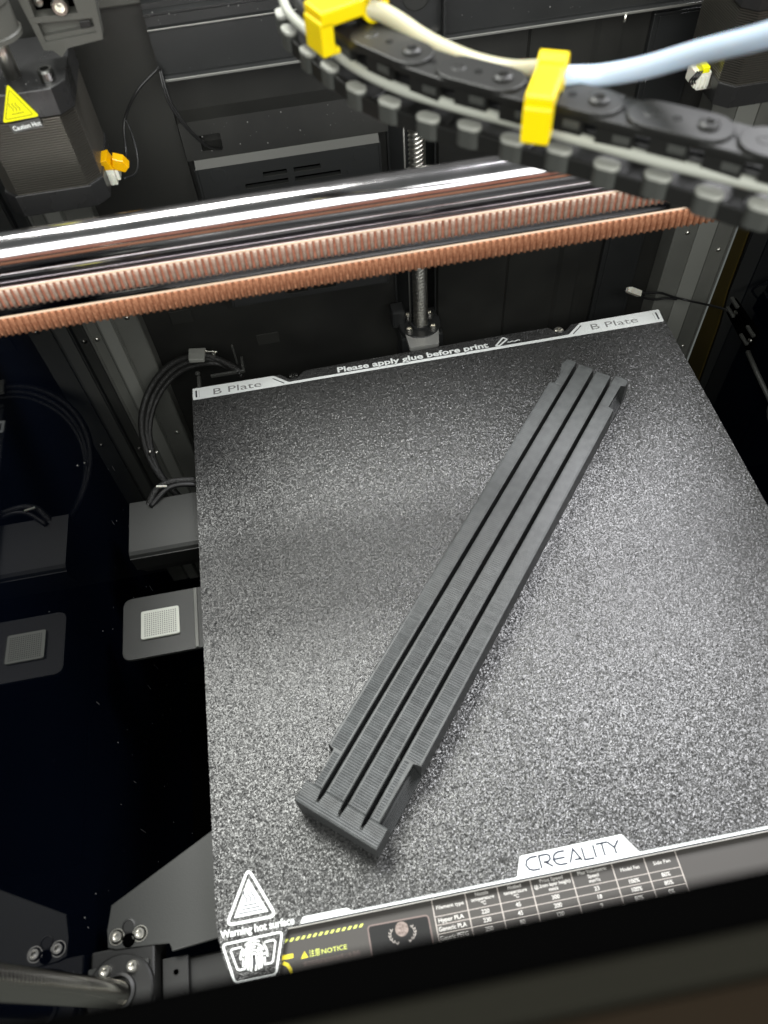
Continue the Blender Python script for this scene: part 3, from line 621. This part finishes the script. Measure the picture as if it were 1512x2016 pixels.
for (xa, xb) in ((7.4, 29.4), (205.2, 219.4)):
    b = BM()
    for q in range(6): box(b, xa+0.1, xb-0.1, -WD+0.1+q*0.42, -WD+3.1, 1.6+q*1.25, 2.7+q*1.25)
    pobj('stepped_ledge', b, (M['partside'], M['partside']))
# stringing left by the nozzle at the slot ends
b = BM()
for (x, y) in ((3.3, -6.9), (3.2, -15.4), (3.2, -23.8), (28, -23.6), (4, -15.0)):
    for q in range(3): tube(b, [(x+random.uniform(-.5, .5), y+random.uniform(-.8, .8), H+0.05), (x+random.uniform(-.6, .8), y+random.uniform(-.6, .6), H+0.4), (x+random.uniform(-.5, 1), y+random.uniform(-.7, .7), H+0.05)], 0.07, 5)
stuff(pobj('stringing', b, (M['carrier'],)))

# ============================================================ gantry rods and belts
RODG = 'cross rods of the gantry'
b = BM(); lathe(b, (-44.5, -50, 127.8), (1, 0, 0), [(5.8, 0), (6.3, 0.5), (6.3, 1.0), (6.3, 231.0), (6.3, 231.5), (5.8, 232)], 96); tag(obj('gantry_rod', b, M['chrome'], smooth=True), 'thick chromed rod crossing the frame, upper of the two rods', 'rod', RODG)
b = BM(); lathe(b, (-44.5, -50, 113.2), (1, 0, 0), [(5.8, 0), (6.3, 0.5), (6.3, 1.0), (6.3, 231.0), (6.3, 231.5), (5.8, 232)], 96); tag(obj('gantry_rod', b, M['chrome'], smooth=True), 'chromed rod mostly hidden behind the two brown belts', 'rod', RODG)
def belt(label, y, zc, crest, groove, phase, h=6.0):
    t = thing('toothed_belt', label, 'belt', (116, y, zc), 'toothed belts of the gantry')
    b = BM(); box(b, -44, 280, y, y+0.7, zc-h/2, zc+h/2, 0.06, 1); obj('backing', b, groove, t)
    b = BM(); box(b, -44, 280, y-0.05, y+0.75, zc+h/2-0.02, zc+h/2+0.14); obj('cut_edge', b, M['beltedge'], t)
    me = None
    for i in range(160):
        x = -43.5+phase+2.0*i
        if me is None:
            b = BM(); pf = [(x-0.62, y+0.02), (x-0.5, y-0.4), (x-0.22, y-0.75), (x+0.22, y-0.75), (x+0.5, y-0.4), (x+0.62, y+0.02)]
            prism(b, pf, 'z', zc-h/2, zc+h/2); o = obj('tooth', b, crest, t); me = o.data; x00 = x
            for p in me.polygons: p.use_smooth = abs(p.normal.z) < 0.5
        else:
            o = bpy.data.objects.new('tooth', me); col.objects.link(o); o.parent = t; o.location = ((x-x00)*S, 0, 0)
    return t
belt('salmon toothed belt with pale worn and highlit teeth, upper of two belts', -76.2, 131.2, M['beltcrest'], M['belt'], 0.0)
belt('orange brown toothed belt with dark teeth, lower of two belts', -76.2, 121.6, M['beltorange'], M['beltorange'], 0.7)

# ============================================================ drag chain
UP = [(79.8, -62), (80.4, -72), (82.0, -81.5), (86.0, -92.5), (92.9, -102.3), (100.7, -110.8), (108.0, -117.4), (115.6, -123.9), (123.0, -130.2), (130.8, -136.7), (138.7, -143.3), (146.1, -150.0), (153.5, -156.9)]
LO = [(71.5, -52), (72.2, -61.9), (75.6, -72.0), (79.5, -81.6), (83.9, -91.0), (89.6, -99.6), (96.4, -106.7), (103.8, -113.0), (111.3, -119.4), (119.0, -125.9), (126.6, -132.5), (134.3, -139.2), (141.8, -146.0), (148.8, -152.7), (156, -159.5)]
ch = thing('drag_chain', 'black plastic drag chain curving across the top of the picture', 'cable chain', (110, -115, 182))
def stadium(a, c, r, n=7):
    a, c = Vector(a), Vector(c); d = (c-a).normalized(); an = math.atan2(d.y, d.x)
    return [(c.x+r*math.cos(an-math.pi/2+math.pi*k/n), c.y+r*math.sin(an-math.pi/2+math.pi*k/n)) for k in range(n+1)]+[(a.x+r*math.cos(an+math.pi/2+math.pi*k/n), a.y+r*math.sin(an+math.pi/2+math.pi*k/n)) for k in range(n+1)]
for i in range(len(UP)-1):
    a, c = UP[i], UP[i+1]; zt2 = 194.0+(0.35 if i % 2 else -0.35)
    dv = (Vector(c)-Vector(a)).normalized(); nv = Vector((dv.y, -dv.x))      # nv points to the camera side
    b = BM(); prism(b, stadium(a, c, 4.6), 'z', zt2-1.5, zt2, 0.25); link = obj('chain_link', b, M['chain'], ch)
    m_ = Vector(((a[0]+c[0])/2, (a[1]+c[1])/2))
    b = BM(); p0, p1 = m_-dv*3.6+nv*4.0, m_+dv*3.6+nv*4.0
    prism(b, [tuple(p0), tuple(p1), tuple(p1-nv*1.4), tuple(p0-nv*1.4)], 'z', zt2-5.2, zt2-1.5, 0.2); obj('side_cheek', b, M['chain'], link)
    p0, p1 = m_-dv*0.2+nv*4.2, m_+dv*3.0+nv*4.2
    b = BM(); prism(b, [tuple(p0), tuple(p1), tuple(p1-nv*0.5), tuple(p0-nv*0.5)], 'z', zt2-4.0, zt2-2.6, 0.1); obj('cheek_rib', b, M['chainmid'], link)
    b = BM(); lathe(b, (c[0], c[1], zt2), (0, 0, 1), [(1.9, -0.2), (1.9, 0.5), (1.3, 0.8), (0.9, 0.8), (0.7, 0.2)], 18); obj('pivot', b, M['chain'], link)
    b = BM(); q = Vector(a)*0.55+Vector(c)*0.45; lathe(b, (q.x, q.y, zt2), (0, 0, 1), [(0.75, -0.1), (0.75, 0.05), (0.5, 0.05), (0.4, -0.1)], 10); obj('pin_hole', b, M['frameblack'], link)
for i in range(len(LO)-1):
    a, c = Vector(LO[i]), Vector(LO[i+1]); dv = (c-a).normalized(); nv = Vector((dv.y, -dv.x)); off = nv*-2.2; zt2 = 184.0+(0.3 if i % 2 else -0.3)
    b = BM(); prism(b, stadium(a+off+nv*0.9, c+off+nv*0.9, 4.0), 'z', zt2-4.2, zt2-2.2, 0.3); link = obj('chain_link', b, M['chain'], ch)
    m_ = (a+c)/2+off
    b = BM(); prism(b, stadium(m_+nv*4.7-dv*4.2, m_+nv*4.7+dv*4.2, 0.7), 'z', zt2-4.6, zt2-0.9, 0.25); obj('side_cheek', b, M['chain'], link)
    b = BM(); e = a+nv*2.3; prism(b, stadium(e-dv*1.1, e+dv*1.1, 1.6), 'z', zt2-0.5, zt2+0.4, 0.2); obj('end_boss', b, M['chaingrey'], link)  # lit boss top painted paler than the wall beneath it
    b = BM(); prism(b, stadium(e-dv*1.1, e+dv*1.1, 1.65), 'z', zt2-4.2, zt2-0.5, 0.1); obj('boss_wall', b, M['chainmid'], link)
    if i % 1 == 0:
        j = min(i, len(UP)-1); b = BM(); r0 = m_-nv*6.0
        prism(b, [tuple(r0-dv*2.6), tuple(r0+dv*2.6), tuple(r0+dv*2.6-nv*1.2), tuple(r0-dv*2.6-nv*1.2)], 'z', 180.5, 191, 0.2); obj('crossbar', b, M['black'], link)
cab = smooth_path([(69.8, -53, 188), (70.8, -63.6, 188), (76.2, -78.7, 188), (82.3, -92.5, 188), (89.4, -103.2, 188), (98.0, -112.0, 188), (106.5, -119.6, 188), (114.6, -126.8, 188), (122.6, -134.0, 188), (130.6, -141.2, 188), (138.9, -148.0, 188), (149, -156.3, 188)], 6)
b = BM(); tube(b, cab, 1.15, 12); tag(obj('cable', b, M['cable'], smooth=True), 'light grey cable running inside the open drag chain', 'cable')
b = BM(); tube(b, [p+Vector((3.6, 2.2, -0.4)) for p in cab], 1.5, 10); tag(obj('cable', b, M['black'], smooth=True), 'black cable inside the drag chain behind the grey one', 'cable')

def clip(label, base, ang, zt2, half):
    """C shaped clip: top bar across the chain, leg down at the camera side, ring at the far side"""
    t = thing('tube_clip', label, 'clip', (base[0], base[1], zt2-8), 'yellow tube clips on the drag chain')
    d = Vector((math.cos(ang), math.sin(ang))); n = Vector((-d.y, d.x)); B = Vector(base)
    def Q(u, v): q = B+d*u+n*v; return (q.x, q.y)
    wv = half
    b = BM(); prism(b, [Q(-1.2, -wv), Q(10.6, -wv), Q(10.6, wv), Q(-1.2, wv)], 'z', zt2-3.4, zt2, 0.5); obj('top_bar', b, M['clip'], t)
    b = BM(); prism(b, [Q(-1.6, -wv), Q(1.4, -wv), Q(1.4, wv), Q(-1.6, wv)], 'z', zt2-9.0, zt2-2.0, 0.5); prism(b, [Q(1.2, -wv), Q(2.6, -wv), Q(2.6, wv), Q(1.2, wv)], 'z', zt2-9.0, zt2-7.6, 0.3); obj('leg', b, M['clip'], t)
    c = Q(12.0, 0); b = BM(); rings = []
    for k in range(20):
        a = 2*math.pi*k/20; rings.append([Vector((c[0], c[1], zt2-2.2))+Vector((d.x, d.y, 0))*rr*math.cos(a)+Vector((0, 0, 1))*rr*math.sin(a)+Vector((n.x, n.y, 0))*vv for rr, vv in ((3.3, -wv), (3.3, wv), (1.9, wv), (1.9, -wv))])
    vs = [[b.verts.new(q) for q in r_] for r_ in rings]
    for k in range(20):
        for j in range(4): b.faces.new((vs[k][j], vs[k][(j+1) % 4], vs[(k+1) % 20][(j+1) % 4], vs[(k+1) % 20][j]))
    obj('tube_ring', b, M['clip'], t); return t
clip('bright yellow clip at the right, gripping the end of the white tube', (110.2, -133.6), math.atan2(14.6, 7.6), 199.5, 2.6)
clip('bright yellow clip at the top edge of the picture on the bend', (75.6, -88.4), math.atan2(4.6, 11.2), 199.5, 3.6)
b = BM(); tube(b, smooth_path([(116.4, -121.2, 197.3), (124.0, -115.4, 194.5), (129.4, -118.3, 195), (134.5, -128.3, 198.2), (139.1, -136.5, 203.9), (142.1, -146.7, 210.4), (144.5, -152.5, 215.2), (147, -160, 221)], 10)[10:] and smooth_path([(115.4, -122.0, 195.5), (120, -121.4, 194.8), (126.0, -122.2, 194.6), (132.0, -127.2, 197.6), (137.6, -134.8, 203.0), (142.1, -146.2, 210.2), (144.8, -152.8, 215.4), (147, -160, 221)], 10), 1.95, 20)
tag(obj('feed_tube', b, M['ptfe'], smooth=True), 'milky white plastic tube rising right from the yellow clip', 'tube')
b = BM(); tube(b, smooth_path([(86.0, -86.0, 197.0), (89.6, -88.0, 196), (92.5, -90.8, 195), (96, -95, 193.6), (99.5, -98.8, 192.6), (105.5, -104.4, 191.5), (111.2, -110.4, 192), (115.0, -116.2, 194.2), (116.8, -119.8, 196.0)], 8), 1.9, 16)
tag(obj('feed_tube', b, M['ptfeyellow'], smooth=True), 'yellowed tube running behind the drag chain between the clips', 'tube')

# ============================================================ stepper motors in the rear corners
def motor(x0, label, side, lab):
    x1 = x0+34; y0_, y1_ = -10.0, 26.0; ce = 4.2
    t = thing('stepper_motor', label, 'motor', ((x0+x1)/2, 11, 113), 'stepper motors hanging in the rear corners')
    oct_ = lambda i, c: [(x0+i+c, y0_+i), (x1-i-c, y0_+i), (x1-i, y0_+i+c), (x1-i, y1_-i-c), (x1-i-c, y1_-i), (x0+i+c, y1_-i), (x0+i, y1_-i-c), (x0+i, y0_+i+c)]
    b = BM(); rings = []; nz = 31
    for i in range(nz):
        for dz, q in ((0, 1.3), (0.12, 0.5), (0.42, 0.5), (0.54, 1.3)):
            rings.append([b.verts.new((x, y, 121.4+25.2*i/nz+dz)) for x, y in oct_(q, 4.6)])
    for i in range(len(rings)-1):
        for k in range(8): b.faces.new((rings[i][k], rings[i][(k+1) % 8], rings[i+1][(k+1) % 8], rings[i+1][k]))
    obj('laminated_body', b, M['lam'], t)
    b = BM(); prism(b, oct_(0, ce), 'z', 146, 154.5, 0.35); obj('top_flange', b, M['motorblack'], t)
    b = BM(); prism(b, oct_(0, ce), 'z', 113.5, 121.5, 0.35); obj('bottom_cap', b, M['motorblack'], t)
    xb = x1-5.0 if side > 0 else x0+5.0
    b = BM(); bolt_bm(b, (xb, y0_+5.0, 154.5), (0, 0, 1), 2.4, 3.6); obj('bolt', b, M['darkbolt'], t)
    b = BM(); bolt_bm(b, ((x0+x1)-xb, y0_+5.0, 154.5), (0, 0, 1), 2.4, 3.6); obj('bolt', b, M['darkbolt'], t)
    cxm = (x0+x1)/2+(0.5 if side > 0 else -0.5)
    b = BM(); lathe(b, (cxm, 0.5, 154.5), (0, 0, 1), [(2.5, 0), (2.5, 16)], 20); obj('shaft', b, M['steel'], t, smooth=True)
    # plug on the inner side
    xs = x1 if side > 0 else x0; s_ = side
    return t
mL = motor(-33.2, 'black stepper motor in the rear left corner with yellow heat label', 1, True)
mR = motor(222.6, 'black stepper motor at the top right, half behind the white tube', -1, False)
# heat label on the left motor
yl = -10.25
b = BM(); prism(b, rounded([(-15.2, 157.6), (-21.6, 146.4), (-9.9, 146.9)], 1.0, 4), 'y', yl-0.08, yl); lb = obj('heat_label', b, M['labelyellow'], mL)
b = BM()
def vrib(pts, wd, y, closed=False):
    tmp = BM(); ribbon(tmp, pts, wd, 0, 0.05, closed)
    for f in list(tmp.faces):
        try: b.faces.new([b.verts.new((v.co.x, y-v.co.z, v.co.y)) for v in f.verts])
        except ValueError: pass
    tmp.free()
vrib(rounded([(-15.3, 156.0), (-20.4, 147.3), (-11.6, 147.7)], 0.8, 3), 0.14, yl-0.09, True)
for k in range(3):
    x = -17.2+k*1.0; vrib([(x, 152.0), (x-0.3, 151.4), (x+0.1, 150.7), (x+0.5, 150.1), (x+0.2, 149.4)], 0.16, yl-0.09)
vrib([(-17.8, 148.6), (-14.0, 148.8)], 0.16, yl-0.09); obj('heat_symbol', b, M['labelink'], lb)
b = BM(); prism(b, rounded([(-20.0, 142.6), (-20.2, 145.6), (-10.2, 146.4), (-10.0, 143.4)], 0.3, 2), 'y', yl-0.06, yl+0.02); obj('caption_plate', b, M['labelgrey'], mL)
text('lettering', 'Caution Hot', -19.4, yl-0.12, 143.5, 1.5, M['white'], mL, width=9.0, bold=0.02, plane='xz', rot=R(4))

# pulley above the left motor shaft
b = BM(); lathe(b, (-15.9, 0.5, 166.6), (0, 0, 1), [(6.5, 0), (8.6, 0), (8.6, 1.2), (8.0, 1.6), (8.0, 9), (8.6, 9.4), (8.6, 11)], 40); tag(obj('drive_pulley', b, M['bracket'], smooth=False), 'dull metal pulley above the left motor at the picture corner', 'pulley')
# grey cast bracket
t = thing('tensioner_bracket', 'grey cast bracket with slot and bolt above the left motor', 'bracket', (4, 5, 158))
yb = 4.0
def PX(x, z): return (x, z)
b = BM(); 
outer = [(-6.5, 180), (-4.4, 159.4), (-1.8, 158.9), (0.2, 156.6), (2.9, 158.9), (14.3, 160.2), (15.9, 180)]
# front plate made of strips round the slot and the pocket
prism(b, [(-6.5, 180), (-5.9, 173.4), (16.0, 172.6), (15.9, 180)], 'y', yb, yb+6)
prism(b, [(-5.9, 173.4), (-5.4, 168.6), (-3.2, 168.6), (-3.2, 173.3)], 'y', yb, yb+6)
prism(b, [(9.6, 172.85), (9.6, 168.2), (15.4, 168.0), (16.0, 172.6)], 'y', yb, yb+6)
prism(b, [(-5.4, 168.6), (-5.2, 167.0), (15.2, 166.2), (15.4, 168.0)], 'y', yb, yb+6)
prism(b, [(-5.2, 167.0), (-4.6, 161.4), (-2.9, 161.4), (-3.2, 167.0)], 'y', yb, yb+6)
prism(b, [(13.2, 166.3), (13.0, 162.2), (14.7, 162.2), (15.2, 166.2)], 'y', yb, yb+6)
prism(b, [(-4.6, 161.4), (-4.4, 159.2), (-1.8, 158.8), (0.2, 156.6), (2.9, 158.9), (14.3, 160.0), (14.7, 162.2)], 'y', yb, yb+6)
obj('front_plate', b, M['bracket'], t)
b = BM(); prism(b, [(-3.0, 161), (13.2, 162), (13.2, 166.6), (-3.2, 167.1)], 'y', yb+3, yb+5.9); prism(b, [(-3.0, 161.4), (13.0, 162.2), (13.0, 163.6), (-3.0, 162.8)], 'y', yb+0.8, yb+4); obj('pocket', b, M['bracket'], t)
b = BM(); box(b, -3.2, 9.6, yb+5, yb+5.9, 168.2, 173.4); obj('slot_back', b, M['frameblack'], t)
b = BM(); bolt_bm(b, (5.2, yb+2.5, 170.6), (0, -1, 0), 2.4, 3.8); obj('bolt', b, M['steel'], t)
b = BM(); lathe(b, (-1.5, yb+4.9, 170.9), (0, -1, 0), [(1.3, 0), (1.3, 1.0), (0.4, 1.2)], 12); obj('pin', b, M['steel'], t)
b = BM(); box(b, 9.0, 12.2, yb-0.2, yb+0.4, 163.9, 165.8, 0.15); obj('tab', b, M['carrierdark'], t)

# white plugs with amber tape, wires
def plug(label, pts, zlo, zhi, y, grp):
    t = thing('motor_plug', label, 'connector', (pts, y, zlo), grp); return t
t = thing('motor_plug', 'white plug wrapped in amber tape beside the left motor', 'connector', (2, 3, 114), 'white motor plugs')
b = BM(); box(b, -1.6, 3.4, 1.0, 7.6, 113.6, 119.6, 0.3); box(b, 0.2, 4.6, 2.2, 6.8, 114.4, 118.4, 0.25); obj('shell', b, M['conn'], t)
for k in range(3):
    b = BM(); box(b, 0.0+k*1.3, 0.7+k*1.3, 0.6, 1.1, 113.8, 117.8, 0.1); obj('rib', b, M['conn'], t)
b = BM(); prism(b, [(-2.2, 119.8), (-2.2, 122.6), (2.4, 123.2), (3.6, 119.4)], 'y', 0.7, 7.8, 0.2); obj('tape_wrap', b, M['kapton'], t)
b = BM(); prism(b, [(3.0, 118.8), (4.2, 122.6), (7.4, 121.2), (8.8, 118.6), (7.0, 117.0)], 'y', 2.0, 6.6, 0.3); obj('tape_flap', b, M['kapton'], t)
t = thing('motor_plug', 'white plug with yellow tape beside the right motor', 'connector', (218, 2, 115), 'white motor plugs')
b = BM(); box(b, 216.6, 222.4, 0.0, 7.6, 117.2, 122.6, 0.3); box(b, 218.6, 225, 1.0, 7.0, 115.6, 118.2, 0.3); obj('shell', b, M['conn'], t)
for k in range(3):
    b = BM(); box(b, 217.2+k*1.6, 218.0+k*1.6, -0.4, 0.1, 117.0, 121.2, 0.1); obj('rib', b, M['conn'], t)
b = BM(); box(b, 218.4, 221.2, -0.3, 5.2, 122.4, 124.6, 0.3); obj('tape_wrap', b, M['labelyellow'], t)
for k in range(3):
    b = BM(); tube(b, smooth_path([(216.6+k*0.9, -0.2, 123.4), (214.8+k, -1.4, 122.6-k*0.3), (214.2+k, -0.6, 120.6), (215.6+k*0.8, 0.5, 118.6)], 6), 0.35, 8); tag(obj('plug_wire', b, M['black'], smooth=True), 'thin black wire looping into the right motor plug, %s of three' % ('leftmost', 'middle', 'rightmost')[k], 'wire', 'wires of the right motor plug')

def wire(name, label, pts, r, m='black', grp=None, n=8):
    b = BM(); tube(b, smooth_path(pts, n), r, 10); return tag(obj(name, b, M[m] if isinstance(m, str) else m, smooth=True), label, 'wire', grp)
wire('thin_wire', 'thin black wire rising from the amber taped plug to the beam', [(6.2, 6, 121), (5.5, 20, 112.5), (7.3, 30, 120.3), (15.3, 30, 130.4), (25.0, 33.2, 136.0)], 0.55, 'black')
wire('thin_wire', 'second thin wire looping below the amber taped plug', [(5.0, 5, 113), (8.5, 12, 110.5), (9.6, 20, 112), (8.8, 28, 117), (8.0, 30, 121)], 0.4, 'black')
wire('thin_wire', 'thin wire pair dropping from the beam into the vent cover hole', [(24.8, 33.4, 135), (24.8, 31, 130), (25.4, 30, 124.2), (29.4, 30, 113.9), (34.5, 33.5, 104.5), (38.6, 39.5, 99.4)], 0.5, 'black')
wire('thin_wire', 'glossy thin wire beside the pair entering the vent cover hole', [(25.4, 33.4, 135), (25.6, 31, 129), (26.4, 30, 123.4), (30.4, 30, 113.2), (35.6, 33.5, 103.8), (39.6, 39.5, 98.9)], 0.5, 'black')

# ============================================================ braided harness behind the bed corner
pth = [(24, 15, -1), (17.1, 21, 1), (7, 26.5, 3), (-5.9, 29, 0), (-16, 27.5, -5), (-25, 22, -12), (-30.5, 12.4, -19), (-31.5, 1.7, -26), (-28.5, -10.4, -32), (-21, -22.3, -38), (-12, -32.6, -42)]
for k, (dx, dy, dz, r_) in enumerate(((0, 0, 0, 1.7), (2.2, -2.0, -1.2, 1.5), (3.4, -4.0, -2.5, 1.3))):
    b = BM(); tube(b, smooth_path([(x+dx*(1 if x < 15 else .2), y+dy*(1 if x < 15 else .2), z+dz) for x, y, z in pth], 8), r_, 12)
    tag(obj('braided_cable', b, M['braid'], smooth=True), ['outermost braided black cable arching behind the rear left bed corner', 'middle braided black cable of the arch behind the bed corner', 'innermost thin braided cable of the arch behind the bed corner'][k], 'cable', 'braided cables behind the bed')
b = BM(); prism(b, rounded([(0.4, 30.4), (9.0, 29.0), (7.8, 21.0), (0.2, 22.2)], 0.5, 2), 'z', 3.2, 5.4, 0.4); tag(obj('cable_sleeve', b, M['greylight']), 'pale grey sleeve clamped round the braided cables', 'sleeve')
b = BM(); tube(b, [(8.6, 27.2, 4.6), (14.5, 25.6, 4.4)], 0.5, 8); lathe(b, (12.6, 24.6, 3.8), (0, 0, 1), [(1.0, 0), (1.0, 1.0), (0.4, 1.3)], 12); tag(obj('sleeve_pin', b, M['steel']), 'bright pin and screw sticking out right of the grey sleeve', 'pin')
t = thing('wire_clip', 'black hooked wire clip standing behind the left plate tab', 'clip', (20, 14, -4))
b = BM(); box(b, 9.5, 26.5, 14.2, 15.4, -1.5, 0.2, 0.3); obj('ledge', b, M['greydark'], t)
b = BM(); box(b, 25.2, 26.6, 15, 21.5, -1.5, 3.0, 0.4); box(b, 22.6, 23.6, 20, 21.4, -1, 12, 0.4); obj('hook', b, M['greydark'], t)
b = BM(); box(b, 2.4, 4.2, 9.5, 17, -4, -1, 0.4); lathe(b, (3.2, 18, -1), (0, 0, 1), [(1.2, 0), (1.2, 1), (.3, 1.3)], 10); obj('foot', b, M['greydark'], t)
for (x, y, z) in ((-28.6, -4.5, -26.4), (-25.2, -5.6, -26.4)):
    b = BM(); lathe(b, (x, y, z), (0, 0, 1), [(0.9, 0), (0.9, 0.5), (0.3, 0.9)], 12); tag(obj('harness_screw', b, M['steel'], smooth=True), 'tiny bright screw head on the braided cable arch, ' + ('left' if x < -27 else 'right') + ' of a pair', 'screw')
b = BM()
tube(b, smooth_path([(-24, -54, -7), (-20.1, -48.7, -4), (-16.2, -45.8, -3), (-10.4, -44.6, -3), (-1.6, -44.5, -5), (4, -45, -8)], 6), 1.6, 12); tag(obj('braided_cable', b, M['braid'], smooth=True), 'braided cable emerging behind the grey side box', 'cable', 'braided cables behind the bed')
b = BM(); tube(b, smooth_path([(-22, -55, -5), (-15.1, -49.2, -3), (-10, -47.4, -2.6), (-4, -47, -4), (4, -47.5, -7)], 6), 1.2, 12); tag(obj('braided_cable', b, M['black'], smooth=True), 'smooth black cable emerging behind the grey side box', 'cable')
b = BM(); tube(b, [(-18.0, -47.4, -0.9), (-13.4, -48.3, -0.9)], 0.5, 8); tag(obj('cable_tie', b, M['conn']), 'pale cable tie tail on the cables behind the side box', 'cable tie')

# ============================================================ sensor lead and holder by the right wall
t = thing('sensor_plug', 'small white plug on a black lead against the right column', 'connector', (232, 30, -6))
b = BM(); tube(b, [(228.0, 30, -3.2), (229.4, 30, -3.8), (235.6, 30, -7.6)], [1.5, 2.1, 2.1], 4); obj('shell', b, M['conn'], t)
wire('sensor_lead', 'upper black lead from the small white plug to the right wall', [(235.4, 30, -7.0), (241, 30, -8.2), (247.7, 30, -9.6), (256, 30, -14), (264, 28, -16.4), (270, 14, -9.5), (273, 6, -6)], 0.6, 'black')
wire('sensor_lead', 'lower black lead sagging below the small white plug', [(235.4, 30, -8.2), (240, 30, -11.6), (246, 30, -13.6), (252, 30, -14), (258, 29.6, -15.6)], 0.6, 'black')
t = thing('sensor_holder', 'dark holder with four raised ribs on the right wall', 'holder', (276, -8, -14))
b = BM(); prism(b, [(8, -9.5), (6.8, 0.6), (-18.5, 1.4), (-18, -12)], 'x', 274, 276, 0.4); obj('body', b, M['frameblack'], t)
for (y, z) in ((4, -5.5), (4, 0.5), (-13.5, -8), (-15.5, -0.8)):
    b = BM(); box(b, 272.6, 274.4, y-3.8, y+3.8, z-0.6, z+0.8, 0.3); obj('rib', b, M['greydark'], t)
for (y, z) in ((0.5, -2.8), (-17.5, -5)):
    b = BM(); lathe(b, (274, y, z), (-1, 0, 0), [(1.1, -0.2), (1.1, 0.7), (0.4, 1.0)], 12); obj('screw', b, M['steel'], t)
b = BM(); tube(b, [(273.6, -19.5, -10.5), (273.6, -32, -13), (273.6, -49, -15.5)], 1.2, 12); tag(obj('tie_rod', b, M['greydark'], smooth=True), 'slim dark rod running forward from the ribbed holder', 'rod')
b = BM(); prism(b, rounded([(-50, -12), (-50, -20), (-58, -24), (-72, -24), (-74, -12), (-62, -9)], 3, 4), 'x', 272, 275, 0.6); lathe(b, (272, -57, -17), (-1, 0, 0), [(2.2, -0.1), (2.2, 0.3), (1.6, 0.3), (1.4, -0.1)], 16)
tag(obj('rod_lever', b, M['greydark']), 'dark lever plate at the front end of the slim rod', 'lever')

# ============================================================ dust and scratches on the glossy left wall, dust on ledges
b = BM()
for k in range(75):
    y = random.uniform(-235, 10); z = random.gauss(-70, 45); r_ = random.choice((0.09, 0.12, 0.16, 0.24))*random.uniform(.6, 1)
    if k % 9 == 0: box(b, -45.02, -44.97, y-0.08, y+0.08, z-random.uniform(1, 6), z+1)
    else: box(b, -45.02, -44.9, y-r_, y+r_, z-r_, z+r_)
o = stuff(obj('dust', b, M['dust'])); tag(o, 'specks of dust and fine scratches on the glossy left wall', 'dust')
b = BM()
for k in range(85):
    c = random.random()
    if c < 0.35: x, y, z = random.uniform(30, 106), 38.2, random.uniform(98.5, 110); y = 38.8+(z-97.6)*0.127-0.1
    elif c < 0.6: x, y, z = random.uniform(26, 228), 35.9, random.uniform(132.5, 146)
    elif c < 0.75: x, y, z = random.uniform(26, 110), 35.2, random.uniform(149, 153)
    elif c < 0.9: x, y, z = random.uniform(-40, -2), random.uniform(-8, 5), 154.6
    else: x, y, z = random.uniform(135, 240), 44.0, random.uniform(20, 120)
    r_ = random.choice((0.06, 0.08, 0.12, 0.2)); box(b, x-r_, x+r_, y-r_, y+r_, z-r_, z+r_)
o = stuff(obj('dust', b, M['dust'])); tag(o, 'specks of pale dust on the rear beam and vent cover', 'dust')

# ============================================================ blurred front frame beam just below the camera
t = thing('front_frame_beam', 'blurred black front frame bar crossing the bottom of the picture', 'beam', (110, -262, 190), None)
b = BM(); prism(b, [(-259.3, 100), (-259.1, 198.6), (-259.6, 200), (-263.2, 200.2), (-263.4, 100)], 'x', -100, 330, 0.2); obj('black_bar', b, M['frameblack'], t)
b = BM(); prism(b, [(-263.5, 100), (-263.3, 200.3), (-263.7, 200.8), (-266.2, 200.8), (-266.6, 200.2), (-266.6, 100)], 'x', -100, 330, 0.2); obj('grey_lip', b, M['framegrey'], t)
b = BM(); prism(b, [(-266.8, 100), (-266.8, 200.0), (-290, 196), (-290, 100)], 'x', -100, 330, 0.2); obj('brown_door_edge', b, M['framebrown'], t)  # brown paints what the edge reflects
